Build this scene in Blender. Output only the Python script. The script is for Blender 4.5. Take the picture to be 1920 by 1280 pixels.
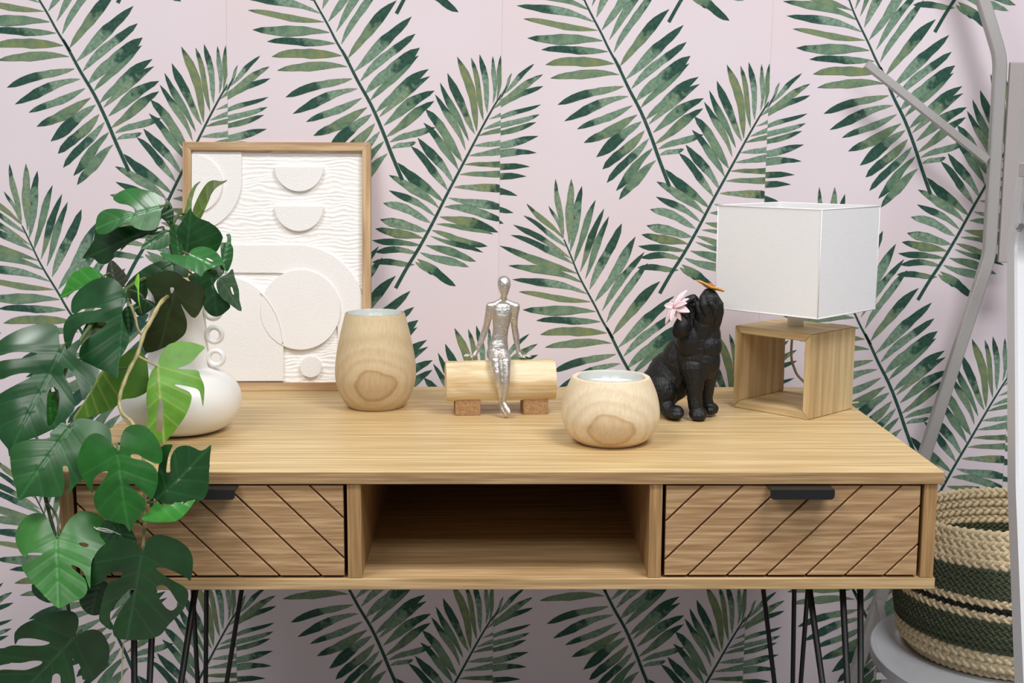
import bpy, bmesh, math, random
from math import sin, cos, pi, radians, atan2, sqrt, hypot
from mathutils import Vector, Matrix, Euler, noise
from mathutils.geometry import delaunay_2d_cdt

for o in list(bpy.data.objects): bpy.data.objects.remove(o)
scene = bpy.context.scene
COL = scene.collection
random.seed(7)

# ------------------------------------------------------------------ camera, world, lights, exposure
cam_data = bpy.data.cameras.new('camera'); cam = bpy.data.objects.new('camera', cam_data); COL.objects.link(cam)
cam_data.sensor_fit = 'HORIZONTAL'; cam_data.sensor_width = 36.0; cam_data.lens = 2426.7*36/1920
cam_data.clip_start = .05
_f = Vector((0.0152, 0.9887, -0.1491)).normalized(); _r = Vector((0.9999, -0.0147, 0.004)); _u = _r.cross(_f).normalized(); _r = _f.cross(_u)
cam.matrix_world = Matrix(((_r.x, _u.x, -_f.x, -0.0113), (_r.y, _u.y, -_f.y, -1.7008), (_r.z, _u.z, -_f.z, 1.1933), (0, 0, 0, 1)))
scene.camera = cam

world = bpy.data.worlds.new('shop_ambience'); scene.world = world; world.use_nodes = True
world.node_tree.nodes['Background'].inputs[0].default_value = (.93, .96, 1, 1)
world.node_tree.nodes['Background'].inputs[1].default_value = 0.215

def ceiling_panel(x, y, sx, sy, power, color=(1, .985, .96), z=2.9):
    d = bpy.data.lights.new('ceiling_light', 'AREA'); d.shape = 'RECTANGLE'; d.size = sx; d.size_y = sy; d.energy = power; d.color = color
    o = bpy.data.objects.new('ceiling_light', d); COL.objects.link(o); o.location = (x, y, z); return o
ceiling_panel(-1.15, -.85, .9, .45, 32)
ceiling_panel(.95, -.85, .9, .45, 46, (.97, .98, 1))
ceiling_panel(-1.25, -2.6, 1.5, .9, 34)
ceiling_panel(1.05, -2.6, 1.5, .9, 42, (.97, .98, 1))

vs = scene.view_settings
vs.view_transform = 'Standard'; vs.look = 'None'; vs.gamma = 1; vs.use_curve_mapping = False; vs.exposure = 0.0

# ------------------------------------------------------------------ traced measurements (metres / millimetres)
STRIP_W=0.4904; ROW=0.4928; DROP=0.0120; TILT=0.01225; STRIP_ORIGIN=(0.0448,0.9000)
FROND_A={'left':[(0.1193,0.6191,0.1014,0.7278,0.0048),(0.1192,0.6223,0.0911,0.6792,0.0029),(0.1199,0.6191,0.0492,0.6818,0.0045),(0.1268,0.6014,0.0441,0.6599,0.0042),(0.1337,0.5837,0.0264,0.6443,0.0051),(0.1389,0.5708,0.0215,0.6237,0.0054),(0.1474,0.553,0.0012,0.6031,0.0064),(0.1559,0.5384,0.0182,0.5678,0.0064),(0.1653,0.5173,0.0258,0.5419,0.0064),(0.1732,0.501,0.0382,0.5192,0.0054),(0.1818,0.4837,0.0462,0.485,0.0083),(0.1922,0.464,0.0717,0.4656,0.0064),(0.2042,0.4427,0.0797,0.4393,0.008),(0.2136,0.4239,0.089,0.4146,0.007),(0.2222,0.4044,0.103,0.3701,0.007),(0.2313,0.3871,0.116,0.3399,0.0074),(0.2403,0.3693,0.1398,0.3256,0.0062),(0.2494,0.3527,0.1532,0.3006,0.0083),(0.2562,0.3423,0.1757,0.2765,0.0091),(0.2632,0.3247,0.1879,0.2546,0.0083),(0.2722,0.311,0.1963,0.2301,0.007),(0.2783,0.2942,0.2139,0.2155,0.0074),(0.2864,0.271,0.2209,0.1985,0.0079)],'right':[(0.1282,0.6095,0.1297,0.7282,0.007),(0.1318,0.595,0.15,0.7158,0.007),(0.1404,0.574,0.1771,0.6906,0.0058),(0.1506,0.5579,0.1914,0.6754,0.0058),(0.1607,0.545,0.2009,0.6614,0.0058),(0.1693,0.5255,0.2263,0.6479,0.008),(0.1813,0.5027,0.253,0.624,0.0083),(0.1932,0.4864,0.2692,0.5967,0.0064),(0.2037,0.4635,0.278,0.575,0.0064),(0.2161,0.4396,0.3017,0.5416,0.0083),(0.2248,0.4169,0.3272,0.5154,0.0087),(0.2364,0.4005,0.3348,0.4846,0.0074),(0.2457,0.3777,0.3434,0.4595,0.0099),(0.2555,0.3653,0.3417,0.4462,0.007),(0.2655,0.3445,0.3593,0.4228,0.0083),(0.2714,0.3362,0.3619,0.4104,0.0062),(0.2791,0.3225,0.3693,0.3862,0.0083),(0.2841,0.3014,0.3692,0.3674,0.0074),(0.29,0.2922,0.3723,0.319,0.0058),(0.2925,0.2817,0.3375,0.293,0.0045)],'stem':[(0.1199,0.6175),(0.1336,0.5869),(0.1474,0.5546),(0.1611,0.5287),(0.1799,0.4961),(0.1954,0.4667),(0.216,0.4339),(0.2038,0.4539),(0.215,0.4334),(0.2331,0.3984),(0.2556,0.3591),(0.2764,0.3131),(0.2929,0.2711),(0.3126,0.2246)]}
FROND_B={'left':[(0.4833,0.3713,0.4884,0.45,0.0036),(0.4762,0.3649,0.4737,0.4484,0.004),(0.4667,0.3481,0.4518,0.4513,0.0052),(0.4584,0.3333,0.4359,0.4448,0.0048),(0.4481,0.3144,0.4116,0.4464,0.0072),(0.4447,0.3101,0.3942,0.4172,0.0068),(0.4334,0.2974,0.3797,0.3996,0.0056),(0.4272,0.2805,0.3706,0.3784,0.0056),(0.4211,0.2594,0.3548,0.3524,0.008),(0.4141,0.2424,0.3499,0.3273,0.0064),(0.4066,0.2212,0.3403,0.3009,0.0072),(0.3948,0.2062,0.3277,0.2852,0.0064),(0.3878,0.187,0.3034,0.2554,0.008),(0.3793,0.1741,0.2878,0.2321,0.0072),(0.373,0.1613,0.2887,0.2059,0.0056),(0.3646,0.1484,0.2786,0.1833,0.0072),(0.3583,0.1334,0.2731,0.1536,0.008),(0.3511,0.1183,0.2637,0.1343,0.0072),(0.3478,0.1076,0.2582,0.115,0.0056),(0.3415,0.0925,0.2625,0.0937,0.0056),(0.3352,0.0709,0.2582,0.0752,0.0056)],'right':[(0.4915,0.3839,0.5099,0.4236,0.0024),(0.4936,0.386,0.5484,0.4417,0.004),(0.4833,0.3692,0.5649,0.4226,0.0056),(0.4771,0.3566,0.5661,0.4019,0.0052),(0.4689,0.3377,0.5625,0.3694,0.004),(0.4586,0.3187,0.5608,0.351,0.0048),(0.4503,0.306,0.5551,0.3359,0.0048),(0.442,0.287,0.5594,0.3112,0.006),(0.4337,0.2701,0.5561,0.2826,0.006),(0.4254,0.2531,0.5447,0.2558,0.0052),(0.4171,0.2349,0.5386,0.238,0.0056),(0.4067,0.2127,0.5229,0.2038,0.0064),(0.3975,0.1935,0.5162,0.1731,0.0068),(0.39,0.1777,0.498,0.1523,0.0072),(0.3816,0.1593,0.4889,0.1329,0.008),(0.3753,0.1443,0.4795,0.1273,0.0048),(0.3669,0.1335,0.4691,0.1048,0.006),(0.3648,0.1228,0.4615,0.0948,0.0044),(0.3563,0.1077,0.4488,0.0787,0.0068),(0.3457,0.0926,0.436,0.0678,0.0064),(0.3415,0.0818,0.4119,0.0321,0.0072),(0.3373,0.0761,0.3687,0.0528,0.0048)],'stem':[(0.501,0.4007),(0.4936,0.386),(0.4771,0.3587),(0.4564,0.3208),(0.4357,0.2806),(0.4149,0.2403),(0.3919,0.1956),(0.3689,0.1485),(0.3436,0.1011),(0.3202,0.0622),(0.3011,0.0266)]}
LEAVES=[
 ('fresh',(-0.491,-0.075,0.8019),(-0.9873,-0.0831,-0.1351),(0.151,-0.2326,-0.9608),3.0,1.2,99.6,[(-1.2,-3.5),(3.6,-9.4),(10.3,-19.3),(17.3,-26.9),(24.8,-30.4),(32.9,-29.2),(39.0,-24.5),(45.6,-15.8),(50.8,-5.3),(53.9,3.9),(53.1,13.7),(49.0,25.5),(43.4,38.4),(39.9,45.4),(37.9,35.3),(35.4,27.6),(28.8,22.2),(21.5,20.1),(15.5,20.5),(16.5,24.9),(22.8,31.1),(31.7,39.4),(37.0,46.6),(39.3,55.9),(38.1,65.7),(32.9,74.5),(24.4,82.2),(13.9,87.0),(4.9,90.8),(1.7,96.9),(-0.2,100.4),(-5.8,93.3),(-13.0,86.4),(-21.2,78.1),(-25.3,70.7),(-25.3,64.3),(-20.1,55.4),(-13.9,48.0),(-9.7,43.4),(-9.3,40.1),(-13.2,40.2),(-19.6,46.5),(-26.5,54.8),(-32.8,63.5),(-37.0,59.6),(-41.3,50.6),(-44.5,41.5),(-45.2,31.9),(-42.3,23.4),(-36.0,16.8),(-28.6,12.7),(-21.0,10.1),(-16.5,7.8),(-15.2,5.1),(-17.9,3.2),(-24.8,4.9),(-28.8,8.7),(-36.3,14.4),(-44.4,19.7),(-51.3,19.3),(-53.8,12.2),(-54.1,2.6),(-51.2,-9.2),(-45.5,-20.6),(-37.1,-30.0),(-26.5,-34.0),(-16.8,-33.0),(-9.8,-27.6),(-5.4,-17.8),(-3.7,-8.3)],[]),
 ('dark2',(-0.4487,-0.06,0.735),(0.7172,-0.1351,-0.6837),(0.6952,0.2069,0.6884),3.0,-1.0,101.1,[(-4.6,1.2),(-18.5,19.2),(-33.6,38.5),(-45.8,53.8),(-37.5,66.0),(-34.5,61.4),(-30.7,52.6),(-24.1,43.2),(-17.4,35.7),(-13.9,39.5),(-19.7,45.2),(-26.1,52.5),(-29.6,61.6),(-29.0,70.1),(-23.3,78.0),(-14.6,83.0),(-5.3,86.3),(-1.3,92.6),(0.0,101.1),(8.6,90.8),(19.0,78.2),(30.0,66.2),(38.1,56.0),(41.6,45.8),(39.8,38.5),(25.9,22.8),(12.1,7.2)],[]),
 ('lime',(-0.4482,-0.062,0.7347),(0.3618,-0.6453,-0.6728),(0.9224,0.3527,0.1577),-6.0,-1.0,52.8,[(-0.5,-1.5),(5.7,6.0),(10.7,19.3),(5.6,23.8),(8.6,32.0),(13.4,31.7),(12.6,23.8),(13.9,33.2),(8.4,44.2),(0.0,52.8),(9.3,50.6),(18.9,43.4),(28.1,34.7),(36.6,24.7),(39.8,15.9),(38.0,5.2),(33.9,-6.6),(28.9,-16.7),(23.1,-23.0),(16.0,-17.9),(10.8,-9.6),(4.5,-4.7)],[]),
 ('dark1',(-0.4623,-0.085,0.6716),(-0.9806,0.0233,0.1945),(-0.1959,-0.1168,-0.9736),2.5,0.8,115.9,[(1.8,-3.5),(11.3,-13.4),(25.3,-15.6),(40.6,-10.3),(54.6,2.1),(62.5,17.4),(64.2,34.2),(62.2,50.4),(55.4,54.5),(41.2,43.4),(40.1,37.7),(32.6,31.3),(22.8,28.8),(21.3,33.4),(26.8,40.6),(35.4,45.1),(40.2,62.6),(41.4,84.8),(40.9,97.2),(35.2,102.9),(22.9,107.4),(25.7,98.3),(27.8,84.9),(22.2,71.4),(11.9,54.2),(6.2,48.1),(2.1,48.4),(4.7,56.0),(11.4,70.6),(17.8,87.1),(20.8,101.5),(19.8,109.5),(15.1,115.5),(0.0,115.9),(-26.2,110.1),(-40.9,101.7),(-48.9,86.3),(-61.6,67.2),(-66.9,52.3),(-65.6,38.8),(-57.5,32.1),(-45.7,27.6),(-30.8,21.4),(-21.1,15.9),(-23.7,12.9),(-34.7,13.2),(-49.1,17.2),(-60.9,21.8),(-65.5,24.4),(-65.2,8.5),(-62.6,-4.7),(-54.8,-17.0),(-40.9,-25.2),(-23.8,-29.2),(-10.6,-26.9),(-2.9,-17.6),(-1.0,-6.3)],[[(-25.2,41.3),(-30.8,35.2),(-39.3,37.1),(-51.4,49.9),(-55.9,57.8),(-50.5,66.6),(-41.9,64.2),(-31.7,53.8)]]),
 ('mid',(-0.5744,-0.075,0.6886),(-0.9879,-0.1389,-0.0692),(0.1291,-0.4878,-0.8633),3.0,1.0,87.7,[(-0.0,-1.4),(5.6,-14.4),(9.4,-25.9),(17.2,-35.1),(27.7,-38.5),(40.7,-34.9),(51.1,-22.2),(53.6,-8.7),(49.7,5.4),(43.3,15.7),(39.4,18.8),(36.8,13.7),(27.8,13.9),(17.5,16.7),(26.5,21.6),(36.8,24.5),(45.3,29.0),(36.9,44.8),(24.1,62.3),(11.4,77.1),(0.0,87.7),(-14.1,82.7),(-29.6,77.8),(-35.7,69.2),(-33.8,55.5),(-27.5,48.1),(-19.8,40.4),(-17.3,35.3),(-23.7,37.6),(-32.1,45.9),(-38.8,67.4),(-40.4,50.9),(-43.3,29.5),(-59.4,12.1),(-62.8,-1.3),(-61.3,-15.4),(-54.9,-27.2),(-41.8,-33.7),(-28.7,-34.3),(-15.4,-23.2),(-6.1,-7.6)],[[(-27.5,7.7),(-33.3,7.3),(-39.0,10.4),(-37.1,13.5),(-31.1,12.3)]]),
 ('dark1',(-0.5637,-0.06,0.5481),(-0.7205,0.069,0.69),(-0.6935,-0.0717,-0.7169),2.0,0.5,110.7,[(1.0,-3.1),(6.8,-15.6),(13.2,-23.5),(20.7,-26.3),(29.6,-23.4),(37.5,-15.2),(46.4,-1.7),(53.7,15.4),(61.2,34.6),(62.4,47.8),(59.5,55.1),(50.6,62.6),(52.0,54.9),(46.3,46.4),(35.5,37.1),(20.7,27.9),(19.0,29.3),(23.4,37.5),(36.3,50.9),(49.9,63.3),(55.8,71.6),(58.0,79.7),(57.2,93.1),(49.3,99.5),(44.2,94.6),(40.2,86.3),(28.1,74.2),(18.8,61.2),(9.3,53.1),(8.1,58.1),(12.4,68.1),(17.6,77.2),(26.8,86.0),(40.0,99.1),(44.5,111.0),(33.5,118.6),(11.2,117.4),(-2.0,112.8),(-16.4,96.9),(-24.8,80.8),(-18.8,64.4),(-14.1,56.9),(-15.8,50.2),(-21.8,49.5),(-30.1,57.7),(-40.3,64.0),(-44.5,55.9),(-43.7,44.6),(-30.9,32.7),(-20.3,24.8),(-18.3,19.6),(-25.9,19.4),(-34.5,23.3),(-43.4,30.8),(-47.5,32.0),(-54.2,22.5),(-57.5,7.2),(-54.2,-5.7),(-45.8,-17.8),(-36.3,-24.8),(-22.8,-29.9),(-12.6,-28.2),(-4.9,-19.8),(-1.2,-9.2)],[]),
 ('mid2',(-0.5616,-0.045,0.8293),(-0.8522,0.1459,0.5024),(-0.5153,-0.4001,-0.7578),2.0,1.0,109.5,[(2.0,-2.7),(-0.8,-13.9),(-9.6,-21.1),(-21.9,-25.7),(-34.3,-28.0),(-44.5,-25.8),(-51.5,-19.2),(-58.0,-9.2),(-60.0,9.7),(-57.0,33.3),(-51.8,47.3),(-49.3,56.6),(-48.6,66.2),(-46.8,71.1),(-43.7,61.6),(-36.8,52.2),(-29.3,43.0),(-24.4,42.7),(-23.7,46.5),(-32.0,55.1),(-38.6,64.8),(-42.2,76.3),(-31.1,86.2),(-14.6,95.1),(-5.3,103.2),(-0.0,109.5),(12.3,98.2),(28.2,85.3),(42.1,70.9),(48.7,61.2),(45.8,51.6),(32.7,37.9),(19.0,29.2),(13.1,22.4),(16.6,18.3),(14.2,8.2),(11.8,-1.2)],[]),
 ('gloss',(-0.5826,-0.005,0.922),(-0.9234,0.0583,0.3795),(-0.3657,-0.4344,-0.8231),2.2,1.0,147.0,[(0.1,-3.0),(9.0,-16.3),(17.1,-29.4),(26.7,-31.3),(41.6,-27.0),(56.6,-17.3),(69.4,-3.4),(79.1,10.7),(83.0,22.1),(77.7,34.8),(68.2,31.4),(58.0,23.9),(43.0,17.3),(28.5,12.5),(25.6,13.1),(29.7,18.2),(40.0,25.7),(53.2,33.0),(64.1,39.2),(72.5,47.3),(64.3,63.0),(52.8,60.9),(43.2,52.3),(30.9,43.3),(20.4,39.1),(18.2,40.0),(21.7,47.4),(31.8,60.6),(44.6,76.4),(50.6,86.3),(43.7,102.2),(33.2,119.4),(21.9,130.3),(10.2,136.7),(4.4,139.9),(0.0,147.0),(-1.1,143.7),(-3.0,132.9),(-13.4,120.7),(-22.7,111.7),(-33.9,98.2),(-43.5,84.0),(-49.9,63.4),(-46.7,53.0),(-41.3,45.1),(-30.5,33.6),(-19.8,26.4),(-14.3,18.4),(-15.9,15.9),(-21.3,15.3),(-30.8,20.1),(-44.0,32.2),(-55.7,45.5),(-58.0,29.1),(-57.7,11.4),(-55.7,0.3),(-42.7,-1.4),(-25.6,-1.5),(-21.0,-5.5),(-18.2,-16.2),(-17.0,-25.5),(-12.7,-21.4),(-8.3,-10.4),(-5.2,-5.3),(-2.0,-3.1)],[[(-12.9,63.2),(-10.0,54.3),(-10.4,46.7),(-13.1,43.8),(-19.7,45.6),(-26.9,55.7),(-31.9,69.7),(-33.4,83.6),(-31.8,91.5),(-27.8,91.8),(-18.7,75.4)]]),
 ('gloss',(-0.5151,0.07,0.9863),(-0.9972,-0.0331,0.0669),(-0.0497,-0.3735,-0.9263),3.0,1.2,109.4,[(-2.2,-4.4),(3.5,-12.6),(12.7,-22.0),(24.1,-26.9),(39.0,-26.6),(52.0,-22.1),(64.4,-13.4),(72.6,-3.6),(76.1,6.5),(73.5,21.2),(66.6,22.9),(59.2,17.7),(51.9,17.2),(40.6,15.8),(29.8,16.5),(40.1,19.7),(50.8,20.4),(64.0,22.7),(73.1,25.0),(77.9,29.3),(82.2,38.0),(82.2,47.8),(79.2,61.6),(74.1,69.7),(69.5,74.9),(68.5,66.5),(65.3,55.1),(61.0,46.4),(52.5,39.6),(38.1,36.5),(20.5,35.6),(28.9,45.7),(42.4,56.4),(53.0,68.3),(55.6,79.6),(53.4,86.4),(44.6,92.8),(30.7,97.5),(14.0,103.3),(0.2,110.1),(0.1,85.8),(-5.3,74.3),(-10.5,61.4),(-10.2,53.0),(-5.5,42.1),(-0.2,31.1),(1.1,19.9),(-1.3,5.6)],[]),
 ('pale',(-0.4967,0.2,1.1038),(-0.2656,0.4888,0.831),(-0.9641,-0.1347,-0.229),3.0,2.0,97.1,[(-5.9,-2.0),(9.6,-3.8),(21.8,-0.7),(34.0,14.0),(47.3,36.4),(48.2,53.1),(40.7,65.0),(28.1,57.8),(19.4,45.5),(8.9,36.6),(0.8,38.0),(12.2,51.3),(22.0,67.9),(25.9,82.5),(19.8,92.6),(3.6,97.5),(-8.8,97.0),(-16.0,83.1),(-12.4,64.4),(-10.0,47.3),(-20.4,41.5),(-29.3,27.8),(-31.6,13.1),(-21.9,3.8)],[]),
 ('dark1',(-0.5093,0.215,1.0695),(-0.3089,0.2596,0.915),(-0.9462,0.0138,-0.3233),2.0,1.5,120.1,[(-1.5,-4.5),(9.2,10.4),(19.1,33.8),(23.5,52.3),(28.5,70.6),(37.7,86.1),(19.8,96.2),(9.4,109.2),(0.1,122.4),(-4.6,106.6),(-17.6,97.2),(-21.7,85.3),(-17.4,70.9),(-11.5,57.6),(-6.1,44.5),(-4.2,30.8),(-4.7,17.8),(-2.9,5.8)],[[(-11.9,70.9),(-8.5,61.6),(-8.5,56.7),(-12.6,60.2),(-16.8,69.0)]]),
 ('mid2',(-0.4864,0.2,1.0678),(-0.5695,0.2556,0.7813),(-0.8168,-0.2828,-0.5029),4.0,2.0,45.3,[(1.6,-1.8),(-5.6,-0.2),(-16.4,5.6),(-18.0,14.4),(-13.4,28.3),(-4.8,39.6),(0.0,45.3),(4.8,35.4),(11.1,28.3),(11.1,19.9),(7.3,8.9)],[]),
 ('dark2',(-0.5005,0.21,1.0905),(-0.5688,-0.3039,-0.7643),(0.7347,0.23,-0.6382),6.0,2.0,23.3,[(-28.5,-10.8),(-26.7,0.4),(-21.2,10.0),(-13.8,17.1),(0.2,23.5),(-2.7,15.0),(-0.5,7.7),(3.0,1.0),(-2.9,-3.4),(-12.2,-1.2),(-20.7,-2.3)],[]),
 ('olive',(-0.4746,0.27,1.0829),(0.8944,0.23,-0.3836),(0.3438,0.195,0.9186),10.0,1.0,61.1,[(-5.8,-5.6),(-6.6,13.6),(-9.1,33.7),(-7.3,49.1),(-4.0,57.0),(0.0,61.4),(-2.4,52.7),(-2.8,41.2),(-0.8,24.1),(4.3,11.5),(6.2,-4.0)],[]),
 ('olive',(-0.4594,0.27,1.0844),(0.7603,-0.2134,-0.6135),(0.6196,-0.0456,0.7836),10.0,1.5,73.1,[(-2.8,-8.1),(-9.0,0.5),(-13.8,8.2),(-18.8,23.5),(-22.2,38.1),(-22.3,51.1),(-16.9,59.7),(-5.9,66.5),(-0.2,73.4),(-1.6,66.2),(-5.3,55.5),(-5.0,42.3),(-0.9,32.1),(3.4,16.3),(6.0,-1.0)],[]),
 ('dark2',(-0.4574,0.19,1.0365),(0.9696,0.207,-0.1307),(0.1477,-0.0691,0.9866),3.0,1.0,65.7,[(-16.6,33.5),(-10.2,47.6),(-4.4,60.0),(-0.1,66.4),(2.6,60.9),(10.3,54.5),(24.9,50.4),(40.0,42.0),(48.3,31.1),(48.9,25.2),(45.8,13.6),(38.2,3.0),(15.9,-2.6),(0.3,-2.9),(-8.0,9.4),(-14.0,20.6)],[]),
 ('mid2',(-0.4664,0.185,1.0384),(0.9178,-0.348,0.1911),(-0.1445,0.1555,0.9772),6.0,1.0,41.1,[(-9.8,38.4),(0.0,41.4),(1.1,29.2),(6.2,10.7),(6.6,-4.0),(-10.5,0.2),(-14.7,11.2)],[]),
 ('pale',(-0.4375,0.12,1.0409),(-0.4457,-0.6691,-0.5947),(0.8939,-0.2965,-0.3363),3.0,2.0,61.4,[(14.6,-38.4),(11.6,-24.5),(7.7,-13.8),(1.7,-2.2),(-11.8,-2.3),(-22.7,3.6),(-26.7,12.6),(-25.8,26.6),(-18.8,41.3),(-9.9,52.3),(0.6,62.1),(-8.5,49.9),(-9.4,47.6),(0.6,41.2),(12.8,34.6),(22.4,35.4),(20.4,24.9),(22.4,9.8),(22.8,-9.9),(21.1,-26.2)],[[(-7.2,22.6),(-10.1,26.5),(-9.0,35.5),(-6.2,31.6)]]),
 ('mid2',(-0.3998,0.17,1.0311),(0.8793,0.3831,-0.283),(0.1817,0.2794,0.9428),8.0,2.0,37.5,[(-7.8,21.9),(-0.2,24.7),(-0.5,32.9),(-2.0,36.2),(2.1,38.4),(4.7,34.3),(6.9,24.3),(11.3,18.0),(13.6,0.6),(9.7,-16.9),(3.0,-6.7),(-3.7,3.5)],[]),
 ('grey',(-0.4014,0.15,1.007),(-0.6869,-0.5535,-0.471),(0.529,0.0635,-0.8462),6.0,2.0,58.0,[(9.2,4.9),(-1.3,0.8),(-13.1,2.8),(-24.1,0.7),(-19.6,12.2),(-14.2,30.4),(-6.6,43.5),(-0.5,58.3),(8.7,40.9),(14.6,22.9)],[[(-4.6,21.4),(-7.6,22.6),(-4.9,31.6),(-2.4,30.8)]]),
 ('dark2',(-0.4172,0.175,1.0045),(-0.9819,-0.1687,-0.0858),(0.1228,-0.2233,-0.967),4.0,2.0,57.5,[(35.1,-3.6),(16.7,-10.9),(-13.6,-17.0),(-16.8,-4.4),(-3.8,6.5),(-0.9,13.9),(-7.5,28.3),(-20.7,43.5),(-13.9,51.9),(-3.0,57.5),(8.6,54.7),(17.5,41.0),(13.1,26.2),(24.7,9.7)],[]),
 ('shade',(-0.47,0.16,0.9817),(-0.9411,-0.1675,0.2936),(-0.324,0.1988,-0.9249),1.5,0.5,93.6,[(40.7,-0.8),(38.1,-14.9),(20.9,-30.1),(3.4,-32.2),(-13.6,-24.2),(-28.4,-25.4),(-42.2,-12.9),(-44.7,3.1),(-37.7,29.7),(-21.8,20.9),(-13.1,12.8),(-27.0,35.6),(-30.3,55.1),(-22.1,71.4),(-7.8,87.8),(15.5,105.2),(25.4,89.2),(26.4,72.3),(23.2,47.5),(20.7,26.5),(27.2,11.7)],[[(6.9,-7.2),(3.8,-9.5),(0.9,-4.8),(2.5,0.8),(5.5,-1.6)]]),
 ('dark1',(-0.4775,0.19,1.0211),(-0.4959,0.3237,0.8058),(-0.862,-0.0715,-0.5018),4.0,2.0,84.3,[(13.7,78.0),(19.2,49.9),(17.4,22.7),(6.1,-3.2),(-8.9,-14.7),(-27.9,-10.1),(-15.5,4.5),(0.5,27.9),(-2.0,44.9),(-17.8,54.7),(-25.1,72.5),(-10.4,79.0),(-1.6,81.6)],[]),
 ('bright',(-0.4805,0.095,0.8862),(-0.9829,-0.1713,-0.0681),(0.1197,-0.3119,-0.9425),2.5,0.8,108.0,[(1.0,-1.4),(-5.2,-16.2),(-14.1,-28.7),(-24.0,-32.9),(-36.9,-33.7),(-45.6,-32.2),(-57.4,-28.1),(-66.1,-22.9),(-57.9,-14.6),(-45.7,-2.3),(-34.1,2.4),(-27.6,4.3),(-30.6,6.3),(-43.3,7.5),(-54.4,10.2),(-56.2,17.1),(-60.1,29.2),(-60.3,40.8),(-56.8,60.8),(-55.5,47.0),(-52.3,36.7),(-38.3,31.2),(-24.2,27.8),(-22.2,29.6),(-33.2,35.7),(-40.8,40.6),(-42.5,49.0),(-35.6,66.5),(-24.9,81.9),(-12.8,95.4),(-6.0,101.3),(0.0,108.3),(9.9,102.9),(18.3,88.9),(21.4,77.2),(17.9,66.0),(19.1,51.1),(17.6,34.8),(14.0,18.6),(7.5,4.3)],[[(3.1,52.7),(-1.3,47.4),(-3.4,51.7),(-1.6,69.7),(-0.2,87.6),(4.3,92.0),(8.5,88.3),(6.3,68.9)]]),
 ('bright2',(-0.5689,0.13,0.8711),(-0.8353,0.1869,0.517),(-0.5411,-0.1126,-0.8334),3.0,1.0,79.8,[(2.6,1.7),(-8.1,-26.5),(-18.7,-54.6),(-39.8,-50.5),(-62.2,-22.5),(-66.8,-11.4),(-58.4,4.7),(-44.7,17.1),(-41.0,33.6),(-22.0,60.2),(0.2,80.6),(-0.1,49.6),(0.3,21.5)],[]),
 ('lime',(-0.5551,0.1,1.0107),(-0.2844,0.5956,0.7512),(-0.9207,0.0488,-0.3872),3.0,1.0,66.3,[(-0.1,66.8),(13.0,57.4),(25.8,47.8),(30.7,36.0),(29.2,19.0),(20.8,9.3),(1.8,-3.4),(-18.1,-9.5),(-12.2,14.3),(-3.8,28.6),(-0.2,43.7),(-3.5,55.1)],[]),
 ('grey2',(-0.5536,0.16,0.9946),(0.9353,-0.2562,0.2442),(-0.2084,0.159,0.965),6.0,1.0,35.3,[(-12.9,14.6),(-8.7,26.9),(0.1,35.6),(9.5,25.8),(19.2,6.8),(12.4,-4.2),(-3.9,-2.1),(-12.5,4.2)],[]),
 ('dark2',(-0.5229,0.11,0.9675),(-0.9757,-0.2085,-0.0669),(0.1045,-0.1749,-0.979),5.0,1.0,36.7,[(7.9,4.9),(0.5,-1.5),(-7.1,3.5),(-6.3,20.3),(-2.4,32.7),(2.8,37.1),(6.6,27.6),(8.9,16.1)],[]),
 ('dark1',(-0.5115,0.15,0.977),(-0.6135,-0.1227,-0.7801),(0.765,0.153,-0.6256),5.0,1.0,19.0,[(3.4,-4.4),(-0.2,5.0),(-2.0,19.2),(11.2,18.6),(23.1,13.7),(25.6,7.0),(16.0,-1.9)],[]),
 ('dark1',(-0.5305,-0.055,0.6142),(-0.972,-0.0514,0.2293),(-0.2137,-0.2121,-0.9536),3.0,1.0,34.7,[(17.5,-15.9),(-5.3,-12.2),(-24.8,0.5),(-24.6,22.8),(-7.8,33.1),(2.7,34.7),(13.6,29.1),(20.9,18.1),(20.9,4.3)],[]),
 ('dark1',(-0.6056,-0.05,0.6211),(-0.9863,0.0686,-0.1502),(0.1332,-0.2072,-0.9692),3.0,1.0,24.7,[(11.3,-1.4),(-11.3,1.4),(-22.9,24.8),(-8.2,27.6),(5.3,21.3),(14.1,10.6)],[]),
 ('dark2',(-0.5023,-0.055,0.7021),(-0.8784,-0.2158,-0.4264),(0.4683,-0.2106,-0.8581),3.0,1.0,24.4,[(11.7,-12.4),(-9.4,-1.1),(-14.1,19.7),(-9.4,35.6),(14.0,29.1),(30.3,20.4),(23.4,-0.3)],[]),
 ('lime',(-0.6098,0.03,0.8623),(-0.9903,-0.12,-0.07),(0.1011,-0.2766,-0.9557),3.0,1.0,49.0,[(7.9,0.6),(-2.6,0.2),(-15.5,4.1),(-25.6,11.9),(-16.6,31.5),(-5.2,49.5),(6.5,48.4),(11.6,22.1)],[]),
 ('olive',(-0.5635,0.06,0.8971),(0.8383,0.1069,0.5346),(-0.5451,0.1644,0.8221),3.0,1.0,36.0,[(4.6,33.1),(22.8,49.2),(36.8,43.3),(47.6,34.7),(34.1,28.7),(17.5,28.0),(5.8,27.3)],[]),
 ('lime2',(-0.501,0.09,0.9728),(0.9948,0.101,0.0153),(-0.0251,0.097,0.995),10.0,1.0,44.1,[(0.0,44.4),(0.8,37.4),(0.2,25.0),(0.0,8.3),(0.7,-3.5),(-1.6,8.4),(-2.4,22.2),(-5.6,30.6),(-3.6,38.9)],[]),
]
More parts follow.
